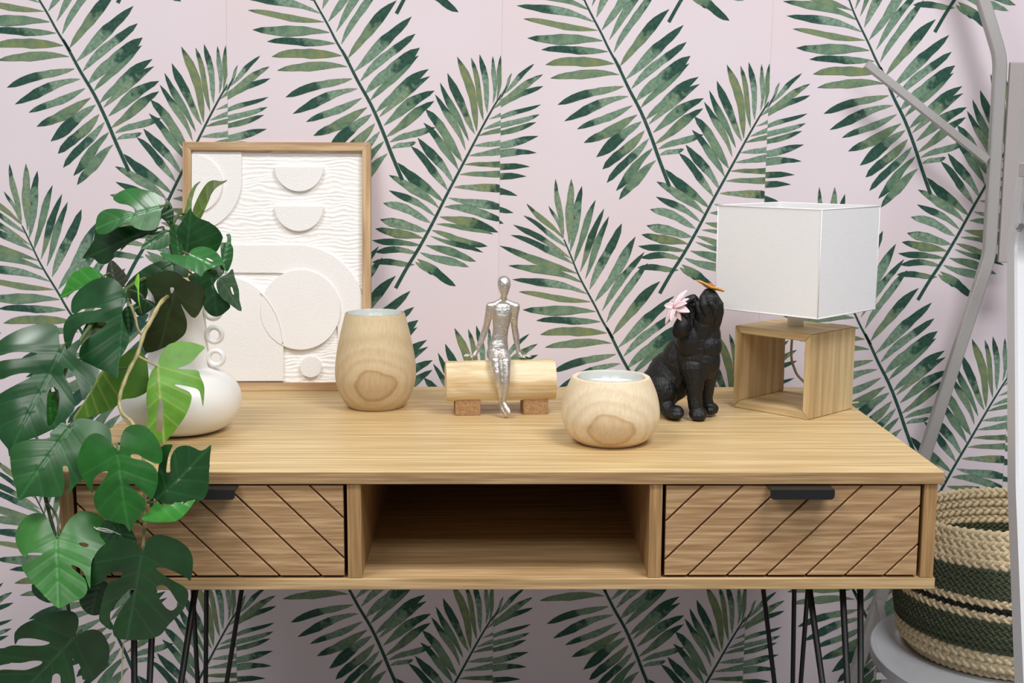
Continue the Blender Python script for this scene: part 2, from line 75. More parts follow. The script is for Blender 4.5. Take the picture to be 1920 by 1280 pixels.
VINES=[
 ('beige',0.0062,[(-0.481,0.25,0.9756),(-0.4798,0.18,0.9779),(-0.4795,0.12,0.9726),(-0.4884,0.105,0.9526),(-0.498,0.095,0.9321),(-0.5035,0.08,0.9066),(-0.512,0.065,0.8859),(-0.519,0.05,0.8618),(-0.5212,0.045,0.8442),(-0.5145,0.035,0.8314),(-0.4936,0.01,0.8213),(-0.4699,-0.035,0.7925),(-0.4671,-0.045,0.7231),(-0.468,-0.06,0.6698)]),
 ('beige',0.0042,[(-0.5159,0.1,0.9735),(-0.5087,0.095,0.9539),(-0.5054,0.092,0.9408),(-0.5007,0.095,0.9306)]),
 ('beige',0.0036,[(-0.5022,0.08,0.9029),(-0.4927,0.085,0.896),(-0.4808,0.095,0.8861)]),
 ('green',0.006,[(-0.485,0.25,0.9756),(-0.5151,0.2,1.0007),(-0.5466,0.13,0.9774),(-0.5694,0.04,0.9297),(-0.5963,0.02,0.8601),(-0.5764,-0.02,0.8249),(-0.6009,-0.03,0.7551),(-0.5964,-0.035,0.713),(-0.5839,-0.05,0.6812),(-0.5754,-0.045,0.5991),(-0.5671,-0.05,0.5454)]),
 ('green',0.0055,[(-0.4874,0.26,0.9745),(-0.4853,0.24,1.0128),(-0.4935,0.24,1.0527),(-0.4895,0.25,1.076),(-0.4834,0.26,1.0914)]),
 ('green',0.0045,[(-0.4833,0.26,0.9785),(-0.4449,0.2,1.0009),(-0.4183,0.17,1.0195)]),
 ('green',0.0035,[(-0.6013,-0.033,0.727),(-0.5788,-0.06,0.7166),(-0.5713,-0.072,0.6916)]),
 ('straw',0.0022,[(-0.4668,-0.065,0.6642),(-0.4859,-0.05,0.6007),(-0.5039,-0.04,0.5376),(-0.5095,-0.04,0.47)]),
]

# ------------------------------------------------------------------ helpers
def srgb(r, g, b):
    f = lambda c: c/12.92 if c <= .04045 else ((c+.055)/1.055)**2.4
    return (f(r/255), f(g/255), f(b/255), 1)

def link(name, mesh, mats=None, parent=None, smooth=False):
    o = bpy.data.objects.new(name, mesh); COL.objects.link(o)
    if mats is not None and not mesh.materials:
        for m in (mats if isinstance(mats, (list, tuple)) else [mats]): mesh.materials.append(m)
    if parent is not None: o.parent = parent
    if smooth:
        for p in mesh.polygons: p.use_smooth = True
    return o

def mesh_of(name, verts, faces):
    m = bpy.data.meshes.new(name); m.from_pydata(verts, [], faces); m.update(); return m

def bm_mesh(bm, name):
    bmesh.ops.recalc_face_normals(bm, faces=bm.faces)
    m = bpy.data.meshes.new(name); bm.to_mesh(m); bm.free(); return m

def empty(name, loc=(0, 0, 0), rz=0):
    o = bpy.data.objects.new(name, None); COL.objects.link(o); o.location = loc; o.rotation_euler = (0, 0, rz); o.empty_display_size = .05
    return o

def tag(o, label=None, cat=None, group=None, kind=None):
    if label: o['label'] = label
    if cat: o['category'] = cat
    if group: o['group'] = group
    if kind: o['kind'] = kind
    return o

def add_box(bm, x0, x1, y0, y1, z0, z1, bevel=0.0, seg=2, mat=None):
    M = Matrix.Translation(((x0+x1)/2, (y0+y1)/2, (z0+z1)/2)) @ Matrix.Diagonal((x1-x0, y1-y0, z1-z0, 1))
    if mat is not None: M = mat @ M
    r = bmesh.ops.create_cube(bm, size=1, matrix=M)
    if bevel:
        es = list({e for v in r['verts'] for e in v.link_edges})
        bmesh.ops.bevel(bm, geom=es, offset=bevel, segments=seg, affect='EDGES', profile=.5)

def box(name, dims, mat, parent=None, bevel=.0012, kind=None):
    bm = bmesh.new(); add_box(bm, *dims, bevel=bevel)
    return link(name, bm_mesh(bm, name), mat, parent)

def add_lathe(bm, prof, seg=64, cx=0, cy=0, close=False):
    rings = []
    for r, z in prof:
        if r < 1e-6: rings.append([bm.verts.new((cx, cy, z))])
        else: rings.append([bm.verts.new((cx+r*cos(2*pi*i/seg), cy+r*sin(2*pi*i/seg), z)) for i in range(seg)])
    for a, b in zip(rings, rings[1:]+([rings[0]] if close else [])):
        for i in range(seg):
            j = (i+1) % seg
            if len(a) == 1 and len(b) == 1: continue
            if len(a) == 1: bm.faces.new((a[0], b[j], b[i]))
            elif len(b) == 1: bm.faces.new((a[i], a[j], b[0]))
            else: bm.faces.new((a[i], a[j], b[j], b[i]))

def smooth_prof(pts, n=5):
    return [tuple(p) for p in catmull([Vector((a, b)) for a, b in pts], n, False)]

def catmull(pts, n, closed):
    out = []; N = len(pts)
    for i in range(N if closed else N-1):
        if closed: p0, p1, p2, p3 = pts[i-1], pts[i], pts[(i+1) % N], pts[(i+2) % N]
        else: p0, p1, p2, p3 = pts[max(i-1, 0)], pts[i], pts[i+1], pts[min(i+2, N-1)]
        for k in range(n):
            t = k/n
            out.append(.5*((2*p1)+(p2-p0)*t+(2*p0-5*p1+4*p2-p3)*t*t+(3*p1-p0-3*p2+p3)*t**3))
    if not closed: out.append(pts[-1].copy())
    return out

def add_tube(bm, pts, rad, seg=10, cap=True, square=False):
    pts = [Vector(p) for p in pts]; n = len(pts)
    rs = rad if isinstance(rad, (list, tuple)) else [rad]*n
    ref = Vector((0, 0, 1)); rings = []
    t0 = (pts[1]-pts[0]).normalized()
    if abs(t0.dot(ref)) > .95: ref = Vector((1, 0, 0))
    nrm = (ref-t0*ref.dot(t0)).normalized()
    for i, p in enumerate(pts):
        t = (pts[min(i+1, n-1)]-pts[max(i-1, 0)]).normalized()
        nrm = (nrm-t*nrm.dot(t)).normalized(); b = t.cross(nrm)
        if square:
            rings.append([bm.verts.new(p+rs[i]*(nrm*cx+b*cy)) for cx, cy in ((1, .8), (.8, 1), (-.8, 1), (-1, .8), (-1, -.8), (-.8, -1), (.8, -1), (1, -.8))])
        else:
            rings.append([bm.verts.new(p+rs[i]*(nrm*cos(2*pi*k/seg)+b*sin(2*pi*k/seg))) for k in range(seg)])
    S = len(rings[0])
    for a, b in zip(rings, rings[1:]):
        for k in range(S): bm.faces.new((a[k], a[(k+1) % S], b[(k+1) % S], b[k]))
    if cap:
        bm.faces.new(rings[0][::-1]); bm.faces.new(rings[-1])

def tube(name, pts, rad, mat, parent=None, seg=10, smooth=True, square=False, sub=0):
    if sub: pts = catmull([Vector(p) for p in pts], sub, False)
    bm = bmesh.new(); add_tube(bm, pts, rad, seg, True, square)
    return link(name, bm_mesh(bm, name), mat, parent, smooth)

def add_prism(bm, poly, y0, y1):
    """poly in (x,z), extruded from y0 (front) to y1"""
    a = [bm.verts.new((x, y0, z)) for x, z in poly]; b = [bm.verts.new((x, y1, z)) for x, z in poly]
    bm.faces.new(a); bm.faces.new(b[::-1])
    n = len(poly)
    for i in range(n): bm.faces.new((a[i], b[i], b[(i+1) % n], a[(i+1) % n]))

def clip_half(poly, nx, nz, d):
    """keep nx*x+nz*z<=d"""
    out = []
    for i in range(len(poly)):
        p, q = poly[i], poly[(i+1) % len(poly)]
        a, b = nx*p[0]+nz*p[1]-d, nx*q[0]+nz*q[1]-d
        if a <= 0: out.append(p)
        if (a < 0 < b) or (b < 0 < a):
            t = a/(a-b); out.append((p[0]+(q[0]-p[0])*t, p[1]+(q[1]-p[1])*t))
    return out

def unit_sphere(nu, nv):
    V = [(0, 0, -1)]+[(cos(2*pi*i/nu)*cos(-pi/2+pi*j/nv), sin(2*pi*i/nu)*cos(-pi/2+pi*j/nv), sin(-pi/2+pi*j/nv)) for j in range(1, nv) for i in range(nu)]+[(0, 0, 1)]
    F = [(0, 1+(i+1) % nu, 1+i) for i in range(nu)]
    for j in range(nv-2):
        for i in range(nu): a = 1+j*nu; F.append((a+i, a+(i+1) % nu, a+nu+(i+1) % nu, a+nu+i))
    a = 1+(nv-2)*nu; F += [(a+i, a+(i+1) % nu, len(V)-1) for i in range(nu)]
    return [Vector(v) for v in V], F
SPH = {}
def put_sphere(VL, FL, nu, nv, Mx):
    if (nu, nv) not in SPH: SPH[(nu, nv)] = unit_sphere(nu, nv)
    V, F = SPH[(nu, nv)]; s = len(VL); VL.extend(Mx @ v for v in V); FL.extend(tuple(i+s for i in f) for f in F)

def blob(name, prims, voxel, mat, parent=None, smooth_iter=4):
    """one continuous body: tapered chains and ellipsoids fused by a voxel remesh"""
    VL, FL = [], []
    for p in prims:
        if p[0] == 'e':      # ellipsoid: centre, radii, rotation euler
            Mx = Matrix.Translation(p[1])
            if len(p) > 3: Mx = Mx @ Euler(p[3]).to_matrix().to_4x4()
            put_sphere(VL, FL, 20, 12, Mx @ Matrix.Diagonal((*p[2], 1)))
        else:                # chain: list of (point, radius), filled with closely spaced spheres
            for (a, ra), (b, rb) in zip(p[1], p[1][1:]):
                a, b = Vector(a), Vector(b); n = max(2, int((b-a).length/(.22*min(ra, rb)))+1)
                for k in range(n+1):
                    t = k/n; r = ra+(rb-ra)*t; put_sphere(VL, FL, 14, 8, Matrix.Translation(a.lerp(b, t)) @ Matrix.Diagonal((r, r, r, 1)))
    m = mesh_of(name+'_raw', VL, FL)
    o = bpy.data.objects.new(name+'_raw', m); COL.objects.link(o)
    md = o.modifiers.new('r', 'REMESH'); md.mode = 'VOXEL'; md.voxel_size = voxel
    ms = o.modifiers.new('s', 'SMOOTH'); ms.factor = .5; ms.iterations = smooth_iter
    dg = bpy.context.evaluated_depsgraph_get(); dg.update()
    nm = bpy.data.meshes.new_from_object(o.evaluated_get(dg)); bpy.data.objects.remove(o); bpy.data.meshes.remove(m)
    nm.name = name
    return link(name, nm, mat, parent, True)

# ------------------------------------------------------------------ materials
def new_mat(name, rough=.5, color=(.8, .8, .8, 1), metal=0.0, spec=.5):
    m = bpy.data.materials.new(name); m.use_nodes = True
    b = m.node_tree.nodes['Principled BSDF']
    b.inputs['Base Color'].default_value = color; b.inputs['Roughness'].default_value = rough
    b.inputs['Metallic'].default_value = metal; b.inputs['Specular IOR Level'].default_value = spec
    return m, m.node_tree, b

def nd(nt, t, **kw):
    n = nt.nodes.new(t)
    for k, v in kw.items():
        if hasattr(n, k): setattr(n, k, v)
        else: n.inputs[k].default_value = v
    return n

def mapping(nt, scale, rot=(0, 0, 0), loc=(0, 0, 0), coord='Object'):
    tc = nd(nt, 'ShaderNodeTexCoord'); mp = nd(nt, 'ShaderNodeMapping')
    mp.inputs['Scale'].default_value = scale; mp.inputs['Rotation'].default_value = rot; mp.inputs['Location'].default_value = loc
    nt.links.new(tc.outputs[coord], mp.inputs['Vector']); return mp

def ramp(nt, fac, stops):
    r = nd(nt, 'ShaderNodeValToRGB'); e = r.color_ramp.elements
    e[0].position, e[0].color = stops[0]; e[1].position, e[1].color = stops[-1]
    for p, c in stops[1:-1]:
        n = e.new(p); n.color = c
    nt.links.new(fac, r.inputs[0]); return r

def mixc(nt, fac, a, b, mode='MIX'):
    m = nd(nt, 'ShaderNodeMix'); m.data_type = 'RGBA'; m.blend_type = mode
    for s, v in ((m.inputs[0], fac), (m.inputs[6], a), (m.inputs[7], b)):
        if hasattr(v, 'is_linked'): nt.links.new(v, s)
        else: s.default_value = v
    return m.outputs[2]

def bump(nt, b, height, strength=.3, dist=.001):
    n = nd(nt, 'ShaderNodeBump'); n.inputs['Strength'].default_value = strength; n.inputs['Distance'].default_value = dist
    nt.links.new(height, n.inputs['Height']); nt.links.new(n.outputs[0], b.inputs['Normal'])

def wood(name, light, dark, axis='x', line=70, wob=1.2, rough=.5, contrast=.6, loc=(0, 0, 0), stretch=.05, fine=1.0):
    """straight-grained wood; grain runs along axis"""
    m, nt, b = new_mat(name, rough, spec=.35)
    s = {'x': (stretch, 1, 1), 'y': (1, stretch, 1), 'z': (1, 1, stretch)}[axis]
    mp = mapping(nt, s, loc=loc)
    big = nd(nt, 'ShaderNodeTexNoise', Scale=6.0, Detail=2.0, Roughness=.5); nt.links.new(mp.outputs[0], big.inputs['Vector'])
    add = nd(nt, 'ShaderNodeVectorMath', operation='MULTIPLY_ADD'); nt.links.new(big.outputs['Color'], add.inputs[0])
    add.inputs[1].default_value = (.02*wob,)*3; nt.links.new(mp.outputs[0], add.inputs[2])
    lines = nd(nt, 'ShaderNodeTexNoise', Scale=float(line), Detail=3.0, Roughness=.55); nt.links.new(add.outputs[0], lines.inputs['Vector'])
    mp2 = mapping(nt, tuple(c*(.5 if c < 1 else 1) for c in s), loc=loc)
    fib = nd(nt, 'ShaderNodeTexNoise', Scale=float(line)*6, Detail=2.0, Roughness=.6); nt.links.new(mp2.outputs[0], fib.inputs['Vector'])
    r1 = ramp(nt, lines.outputs['Fac'], [(.5-.22*contrast-.06, dark), (.5, tuple((a+c)/2 for a, c in zip(light, dark))), (.5+.16*contrast, light)])
    r2 = ramp(nt, fib.outputs['Fac'], [(.3, (.78, .74, .68, 1)), (.62, (1, 1, 1, 1))])
    c = mixc(nt, .55*fine, r1.outputs[0], r2.outputs[0], 'MULTIPLY')
    bigr = ramp(nt, big.outputs['Fac'], [(.3, (.9, .88, .85, 1)), (.7, (1.04, 1.03, 1.0, 1))])
    c = mixc(nt, .8, c, bigr.outputs[0], 'MULTIPLY')
    nt.links.new(c, b.inputs['Base Color'])
    bump(nt, b, lines.outputs['Fac'], .12, .0006)
    return m

def plain(name, col, rough=.5, metal=0.0, noise_scale=None, var=.1, bump_d=0.0, spec=.5, bstr=.4):
    m, nt, b = new_mat(name, rough, col, metal, spec)
    mp = mapping(nt, (1, 1, 1)); n = nd(nt, 'ShaderNodeTexNoise', Scale=float(noise_scale or 40), Detail=4.0, Roughness=.6)
    nt.links.new(mp.outputs[0], n.inputs['Vector'])
    lo = tuple(c*(1-var) for c in col[:3])+(1,); hi = tuple(min(1, c*(1+var)) for c in col[:3])+(1,)
    r = ramp(nt, n.outputs['Fac'], [(.3, lo), (.7, hi)]); nt.links.new(r.outputs[0], b.inputs['Base Color'])
    if bump_d: bump(nt, b, n.outputs['Fac'], bstr, bump_d)
    return m

ASH_L, ASH_D = srgb(224, 199, 150), srgb(192, 158, 108)
M = {}
M['ash_top_lit'] = wood('ash_top_lit', ASH_L, ASH_D, 'x', 120, 1.6, .45, .75, stretch=.03)  # lighter ash for the top: stronger overhead light is put into the colour
M['ash_edge_shaded'] = wood('ash_edge_shaded', srgb(206, 176, 132), srgb(160, 126, 86), 'x', 200, 1.0, .5, .8, stretch=.03)  # darker copy of the ash, with front-edge shade painted into it
M['ash_band_shaded'] = wood('ash_band_shaded', srgb(192, 160, 118), srgb(146, 112, 76), 'x', 220, 1.0, .5, .8, stretch=.03)  # ash darkened further: shade on the top's front edge is in the colour
M['ash_upright_shaded'] = wood('ash_upright_shaded', srgb(184, 148, 103), srgb(148, 112, 72), 'z', 200, 1.0, .5, .8, stretch=.04)  # ash darkened for the dimmer light on upright panel fronts
M['ash_drawer'] = wood('ash_drawer', srgb(206, 172, 130), srgb(148, 110, 74), 'x', 210, 2.6, .5, .95, loc=(3.1, 0, 1.7), stretch=.045)
M['groove'] = plain('groove_brown', srgb(120, 78, 52), .7, noise_scale=60)
M['inner_dark'] = plain('carcass_dark', srgb(60, 45, 36), .8, noise_scale=30)
M['black_metal'] = plain('black_powder_coat', srgb(22, 21, 22), .42, .0, 400, .2, .0002, .5, .2)
M['frame_wood'] = wood('frame_wood', srgb(214, 184, 146), srgb(176, 140, 102), 'x', 110, 1, .55, .6, stretch=.05)
M['frame_wood_v'] = wood('frame_wood_upright', srgb(214, 184, 146), srgb(176, 140, 102), 'z', 110, 1, .55, .6, stretch=.05)
M['lamp_wood'] = wood('lamp_wood', srgb(220, 196, 150), srgb(188, 156, 110), 'x', 60, 1, .55, .6, stretch=.05, loc=(1, 2, 3))
M['lamp_wood_v'] = wood('lamp_wood_upright', srgb(220, 196, 150), srgb(188, 156, 110), 'z', 60, 1, .55, .6, stretch=.05, loc=(5, 2, 3))
M['bench_wood'] = wood('bench_wood', srgb(238, 222, 188), srgb(210, 180, 134), 'x', 60, 1.6, .6, .55, stretch=.12, loc=(2, 1, 0))
M['block_wood'] = plain('block_wood', srgb(166, 128, 88), .7, noise_scale=260, var=.3, bump_d=.0006)
M['white_ceramic'] = plain('white_ceramic', srgb(240, 238, 234), .32, noise_scale=8, var=.015, bump_d=.0002, bstr=.1)
M['plaster'] = plain('white_plaster', srgb(245, 241, 238), .85, noise_scale=420, var=.02, bump_d=.0012, spec=.2, bstr=.8)
M['plaster_wave'] = plain('white_plaster_waves', srgb(248, 245, 242), .8, noise_scale=300, var=.02, bump_d=.0005, spec=.2)
M['wax'] = plain('candle_wax', srgb(250, 246, 234), .45, noise_scale=20, var=.01)
M['wick'] = plain('wick', srgb(235, 230, 215), .9, noise_scale=200)
M['silver'] = plain('cast_silver', srgb(216, 211, 206), .33, .92, 170, .12, .0020, .5, .7)
M['dog_black'] = plain('dog_black', srgb(16, 16, 17), .42, 0, 520, .5, .0012, .45, .7)
M['pink_petal'] = plain('pink_petal', srgb(242, 218, 222), .6, noise_scale=120, var=.12)
M['pink_heart'] = plain('pink_heart', srgb(214, 148, 164), .6, noise_scale=120, var=.1)
M['orange'] = plain('orange_petal', srgb(218, 150, 66), .5, noise_scale=140, var=.25, bump_d=.0005)
M['orange_d'] = plain('orange_heart', srgb(176, 98, 30), .5, noise_scale=140, var=.2, bump_d=.0005)
M['grey_metal'] = plain('grey_metal', srgb(186, 182, 180), .4, .25, 300, .03, .0001, .5, .15)
M['light_metal'] = plain('light_metal', srgb(208, 208, 211), .38, .25, 300, .03, .0001, .5, .15)
M['grey_panel'] = plain('grey_panel', srgb(186, 178, 176), .5, .1, 300, .03)
M['tray_metal'] = plain('tray_metal', srgb(196, 198, 204), .38, .2, 50, .02)
M['chrome'] = plain('chrome_bolt', srgb(210, 210, 212), .2, 1.0, 60, .02)
M['jute'] = plain('natural_jute', srgb(206, 188, 154), .85, noise_scale=220, var=.22, bump_d=.0012, spec=.15)
M['jute_green'] = plain('green_jute', srgb(76, 82, 64), .85, noise_scale=260, var=.3, bump_d=.0012, spec=.15)
M['jute_black'] = plain('black_jute', srgb(38, 38, 36), .85, noise_scale=260, var=.3, bump_d=.0012, spec=.15)
M['cord'] = plain('lamp_cord', srgb(196, 180, 150), .5, noise_scale=90)
M['wall_paint'] = plain('wall_paint', srgb(225, 216, 220), .8, noise_scale=10, var=.02)
M['floor'] = plain('floor_vinyl', srgb(150, 146, 142), .5, noise_scale=6, var=.06)
m, nt, b = new_mat('pale_glass', .12, srgb(214, 220, 218)); b.inputs['Alpha'].default_value = .62; M['glass'] = m

def shade_fabric():
    m, nt, b = new_mat('shade_linen', .9, srgb(244, 243, 242), spec=.1)
    mp = mapping(nt, (30, 30, 400)); n = nd(nt, 'ShaderNodeTexNoise', Scale=3.0, Detail=3.0, Roughness=.6); nt.links.new(mp.outputs[0], n.inputs['Vector'])
    r = ramp(nt, n.outputs['Fac'], [(.3, srgb(246, 245, 246)), (.7, srgb(254, 253, 254))]); nt.links.new(r.outputs[0], b.inputs['Base Color'])
    bump(nt, b, n.outputs['Fac'], .15, .0006)
    tr = nd(nt, 'ShaderNodeBsdfTranslucent'); tr.inputs[0].default_value = (.9, .89, .88, 1)
    mx = nd(nt, 'ShaderNodeMixShader'); mx.inputs[0].default_value = .12
    nt.links.new(b.outputs[0], mx.inputs[1]); nt.links.new(tr.outputs[0], mx.inputs[2]); nt.links.new(mx.outputs[0], nt.nodes['Material Output'].inputs[0])
    return m
M['linen'] = shade_fabric()

def candle_wood(name, light, dark, knot):
    """turned wood: pale, with one oval knot on its side and soft growth rings around it"""
    m, nt, b = new_mat(name, .62, spec=.25)
    mp = mapping(nt, (1, 1, 1.35), loc=(-knot[0], -knot[1], -knot[2]*1.35))
    n = nd(nt, 'ShaderNodeTexNoise', Scale=14.0, Detail=3.0, Roughness=.5); nt.links.new(mp.outputs[0], n.inputs['Vector'])
    add = nd(nt, 'ShaderNodeVectorMath', operation='MULTIPLY_ADD'); nt.links.new(n.outputs['Color'], add.inputs[0]); add.inputs[1].default_value = (.03,)*3
    nt.links.new(mp.outputs[0], add.inputs[2])
    sub = nd(nt, 'ShaderNodeVectorMath', operation='SUBTRACT'); nt.links.new(add.outputs[0], sub.inputs[0]); sub.inputs[1].default_value = (.015,)*3
    ln = nd(nt, 'ShaderNodeVectorMath', operation='LENGTH'); nt.links.new(sub.outputs[0], ln.inputs[0])
    k = nd(nt, 'ShaderNodeMath', operation='MULTIPLY'); nt.links.new(ln.outputs['Value'], k.inputs[0]); k.inputs[1].default_value = 8.0
    mx = lambda t: tuple(a*(1-t)+c*t for a, c in zip(light, dark))
    r1 = ramp(nt, k.outputs[0], [(0.0, mx(.55)), (.2, mx(.6)), (.262, mx(1.0)), (.285, mx(.35)), (.38, mx(.12)), (.45, mx(.4)), (.5, mx(.1)), (.62, mx(.3)), (.68, mx(.05)), (.85, mx(.3)), (1.0, mx(.05))])
    mp2 = mapping(nt, (1, 1, .10)); f = nd(nt, 'ShaderNodeTexNoise', Scale=330.0, Detail=2.0, Roughness=.6); nt.links.new(mp2.outputs[0], f.inputs['Vector'])
    r2 = ramp(nt, f.outputs['Fac'], [(.3, (.84, .80, .76, 1)), (.6, (1, 1, 1, 1))])
    c = mixc(nt, .6, r1.outputs[0], r2.outputs[0], 'MULTIPLY'); nt.links.new(c, b.inputs['Base Color'])
    bump(nt, b, f.outputs['Fac'], .15, .0005)
    return m
M['turned_a'] = candle_wood('turned_wood_tall', srgb(216, 196, 160), srgb(178, 146, 106), (.004, -.066, .047))
M['turned_b'] = candle_wood('turned_wood_low', srgb(236, 220, 190), srgb(200, 168, 126), (-.006, -.070, .030))

def wallpaper_ground():
    m, nt, b = new_mat('wallpaper_ground', .75, spec=.25)
    mp = mapping(nt, (1, 1, 1)); n = nd(nt, 'ShaderNodeTexNoise', Scale=2.6, Detail=3.0, Roughness=.5); nt.links.new(mp.outputs[0], n.inputs['Vector'])
    r = ramp(nt, n.outputs['Fac'], [(.3, srgb(232, 214, 217)), (.5, srgb(230, 217, 223)), (.7, srgb(233, 222, 227))]); nt.links.new(r.outputs[0], b.inputs['Base Color'])
    n2 = nd(nt, 'ShaderNodeTexNoise', Scale=500.0, Detail=2.0); nt.links.new(mp.outputs[0], n2.inputs['Vector']); bump(nt, b, n2.outputs['Fac'], .1, .0004)
    return m
M['paper'] = wallpaper_ground()

def watercolour():
    """printed leaflets: UV.y runs base->tip, colour attribute carries per-leaflet chance"""
    m, nt, b = new_mat('watercolour_leaf_print', .75, spec=.25)
    uv = nd(nt, 'ShaderNodeUVMap'); sep = nd(nt, 'ShaderNodeSeparateXYZ'); nt.links.new(uv.outputs[0], sep.inputs[0])
    at = nd(nt, 'ShaderNodeVertexColor'); at.layer_name = 'tint'; sc = nd(nt, 'ShaderNodeSeparateColor'); nt.links.new(at.outputs[0], sc.inputs[0])
    mp = mapping(nt, (1, 1, 1)); n1 = nd(nt, 'ShaderNodeTexNoise', Scale=45.0, Detail=3.0, Roughness=.55); nt.links.new(mp.outputs[0], n1.inputs['Vector'])
    n2 = nd(nt, 'ShaderNodeTexNoise', Scale=150.0, Detail=3.0, Roughness=.6); nt.links.new(mp.outputs[0], n2.inputs['Vector'])
    def math(op, a, c):
        k = nd(nt, 'ShaderNodeMath', operation=op)
        for s, v in ((k.inputs[0], a), (k.inputs[1], c)):
            if hasattr(v, 'is_linked'): nt.links.new(v, s)
            else: s.default_value = v
        return k.outputs[0]
    body = ramp(nt, n2.outputs['Fac'], [(.32, srgb(94, 126, 106)), (.5, srgb(126, 152, 132)), (.68, srgb(152, 174, 154))])
    midc = ramp(nt, n1.outputs['Fac'], [(.35, srgb(74, 108, 84)), (.65, srgb(118, 146, 118))])
    col = mixc(nt, sc.outputs[1], body.outputs[0], midc.outputs[0])
    # olive wash in the middle or base of some leaflets
    ol = math('MULTIPLY', math('SUBTRACT', math('MULTIPLY', n1.outputs['Fac'], 2.6), .85), sc.outputs[0])
    olc = nd(nt, 'ShaderNodeClamp'); nt.links.new(ol, olc.inputs[0])
    col = mixc(nt, olc.outputs[0], col, srgb(140, 138, 74))
    # dark pooled tip
    e = math('ADD', math('MULTIPLY', sep.outputs[1], 1.0), math('MULTIPLY', math('SUBTRACT', n1.outputs['Fac'], .5), .9))
    thr = math('SUBTRACT', e, sc.outputs[2]); thr = math('MULTIPLY', thr, 7.0)
    cl = nd(nt, 'ShaderNodeClamp'); nt.links.new(thr, cl.inputs[0])
    dk = ramp(nt, n2.outputs['Fac'], [(.3, srgb(20, 58, 52)), (.7, srgb(44, 86, 72))])
    col = mixc(nt, math('MULTIPLY', cl.outputs[0], .92), col, dk.outputs[0])
    # thin darker brush rim
    rim = math('MULTIPLY', math('SUBTRACT', math('ABSOLUTE', sep.outputs[0], 0), .82), 5.0)
    rc = nd(nt, 'ShaderNodeClamp'); nt.links.new(rim, rc.inputs[0])
    col = mixc(nt, math('MULTIPLY', rc.outputs[0], .45), col, srgb(44, 84, 66))
    nt.links.new(col, b.inputs['Base Color'])
    return m
M['print'] = watercolour()

LEAF_COL = {'fresh': (32, 100, 30), 'dark1': (25, 66, 27), 'dark2': (24, 74, 28), 'mid': (60, 122, 52), 'mid2': (38, 92, 40), 'gloss': (28, 78, 37),
            'pale': (50, 112, 52), 'lime': (54, 130, 42), 'lime2': (120, 176, 50), 'olive': (88, 112, 38), 'grey': (66, 94, 64), 'grey2': (62, 66, 54),
            'shade': (44, 66, 26), 'bright': (98, 154, 34), 'bright2': (80, 128, 34)}
def leaf_mat(kind):
    c = srgb(*LEAF_COL[kind]); m, nt, b = new_mat('leaf_'+kind, .29 if kind not in ('shade', 'bright', 'bright2', 'olive') else .45, c, spec=.75)
    at = nd(nt, 'ShaderNodeAttribute'); at.attribute_name = 'vein'
    mp = mapping(nt, (1, 1, 1)); n = nd(nt, 'ShaderNodeTexNoise', Scale=28.0, Detail=3.0, Roughness=.55); nt.links.new(mp.outputs[0], n.inputs['Vector'])
    r = ramp(nt, n.outputs['Fac'], [(.3, tuple(x*.72 for x in c[:3])+(1,)), (.7, tuple(min(1, x*1.25) for x in c[:3])+(1,))])
    vc = tuple(min(1, x*1.8+.025) for x in c[:3])+(1,)
    k = nd(nt, 'ShaderNodeMath', operation='MULTIPLY'); nt.links.new(at.outputs['Fac'], k.inputs[0]); k.inputs[1].default_value = .9 if kind.startswith('bright') else .55
    if kind.startswith('bright'): vc = srgb(176, 184, 100)
    col = mixc(nt, k.outputs[0], r.outputs[0], vc); nt.links.new(col, b.inputs['Base Color'])
    tr = nd(nt, 'ShaderNodeBsdfTranslucent'); tr.inputs[0].default_value = tuple(min(1, x*1.6) for x in (c[0]*1.3, c[1], c[2]*.6))+(1,)
    mx = nd(nt, 'ShaderNodeMixShader'); mx.inputs[0].default_value = .16
    nt.links.new(b.outputs[0], mx.inputs[1]); nt.links.new(tr.outputs[0], mx.inputs[2]); nt.links.new(mx.outputs[0], nt.nodes['Material Output'].inputs[0])
    return m
M['stem_beige'] = plain('stem_beige', srgb(176, 166, 116), .5, noise_scale=70, var=.2, bump_d=.0006)
M['stem_green'] = plain('stem_green', srgb(70, 92, 48), .5, noise_scale=70, var=.2, bump_d=.0006)
M['stem_straw'] = plain('stem_straw', srgb(196, 184, 140), .7, noise_scale=90, var=.2)
M['tag_white'] = plain('white_tie', srgb(225, 228, 222), .6, noise_scale=90)

# ------------------------------------------------------------------ the setting: floor, wall, wallpaper
tag(box('floor', (-3.2, 3.2, -4.2, 1.0, -.06, 0), M['floor'], None, 0), kind='structure')
WALL_ROT = 0.03655
wall = box('wall_back', (-1.60, 2.14, .0006, .12, 0, 2.62), M['wall_paint'], None, 0)
wall.location = (-.04558, .68111, 0); wall.rotation_euler = (0, 0, WALL_ROT); tag(wall, kind='structure')

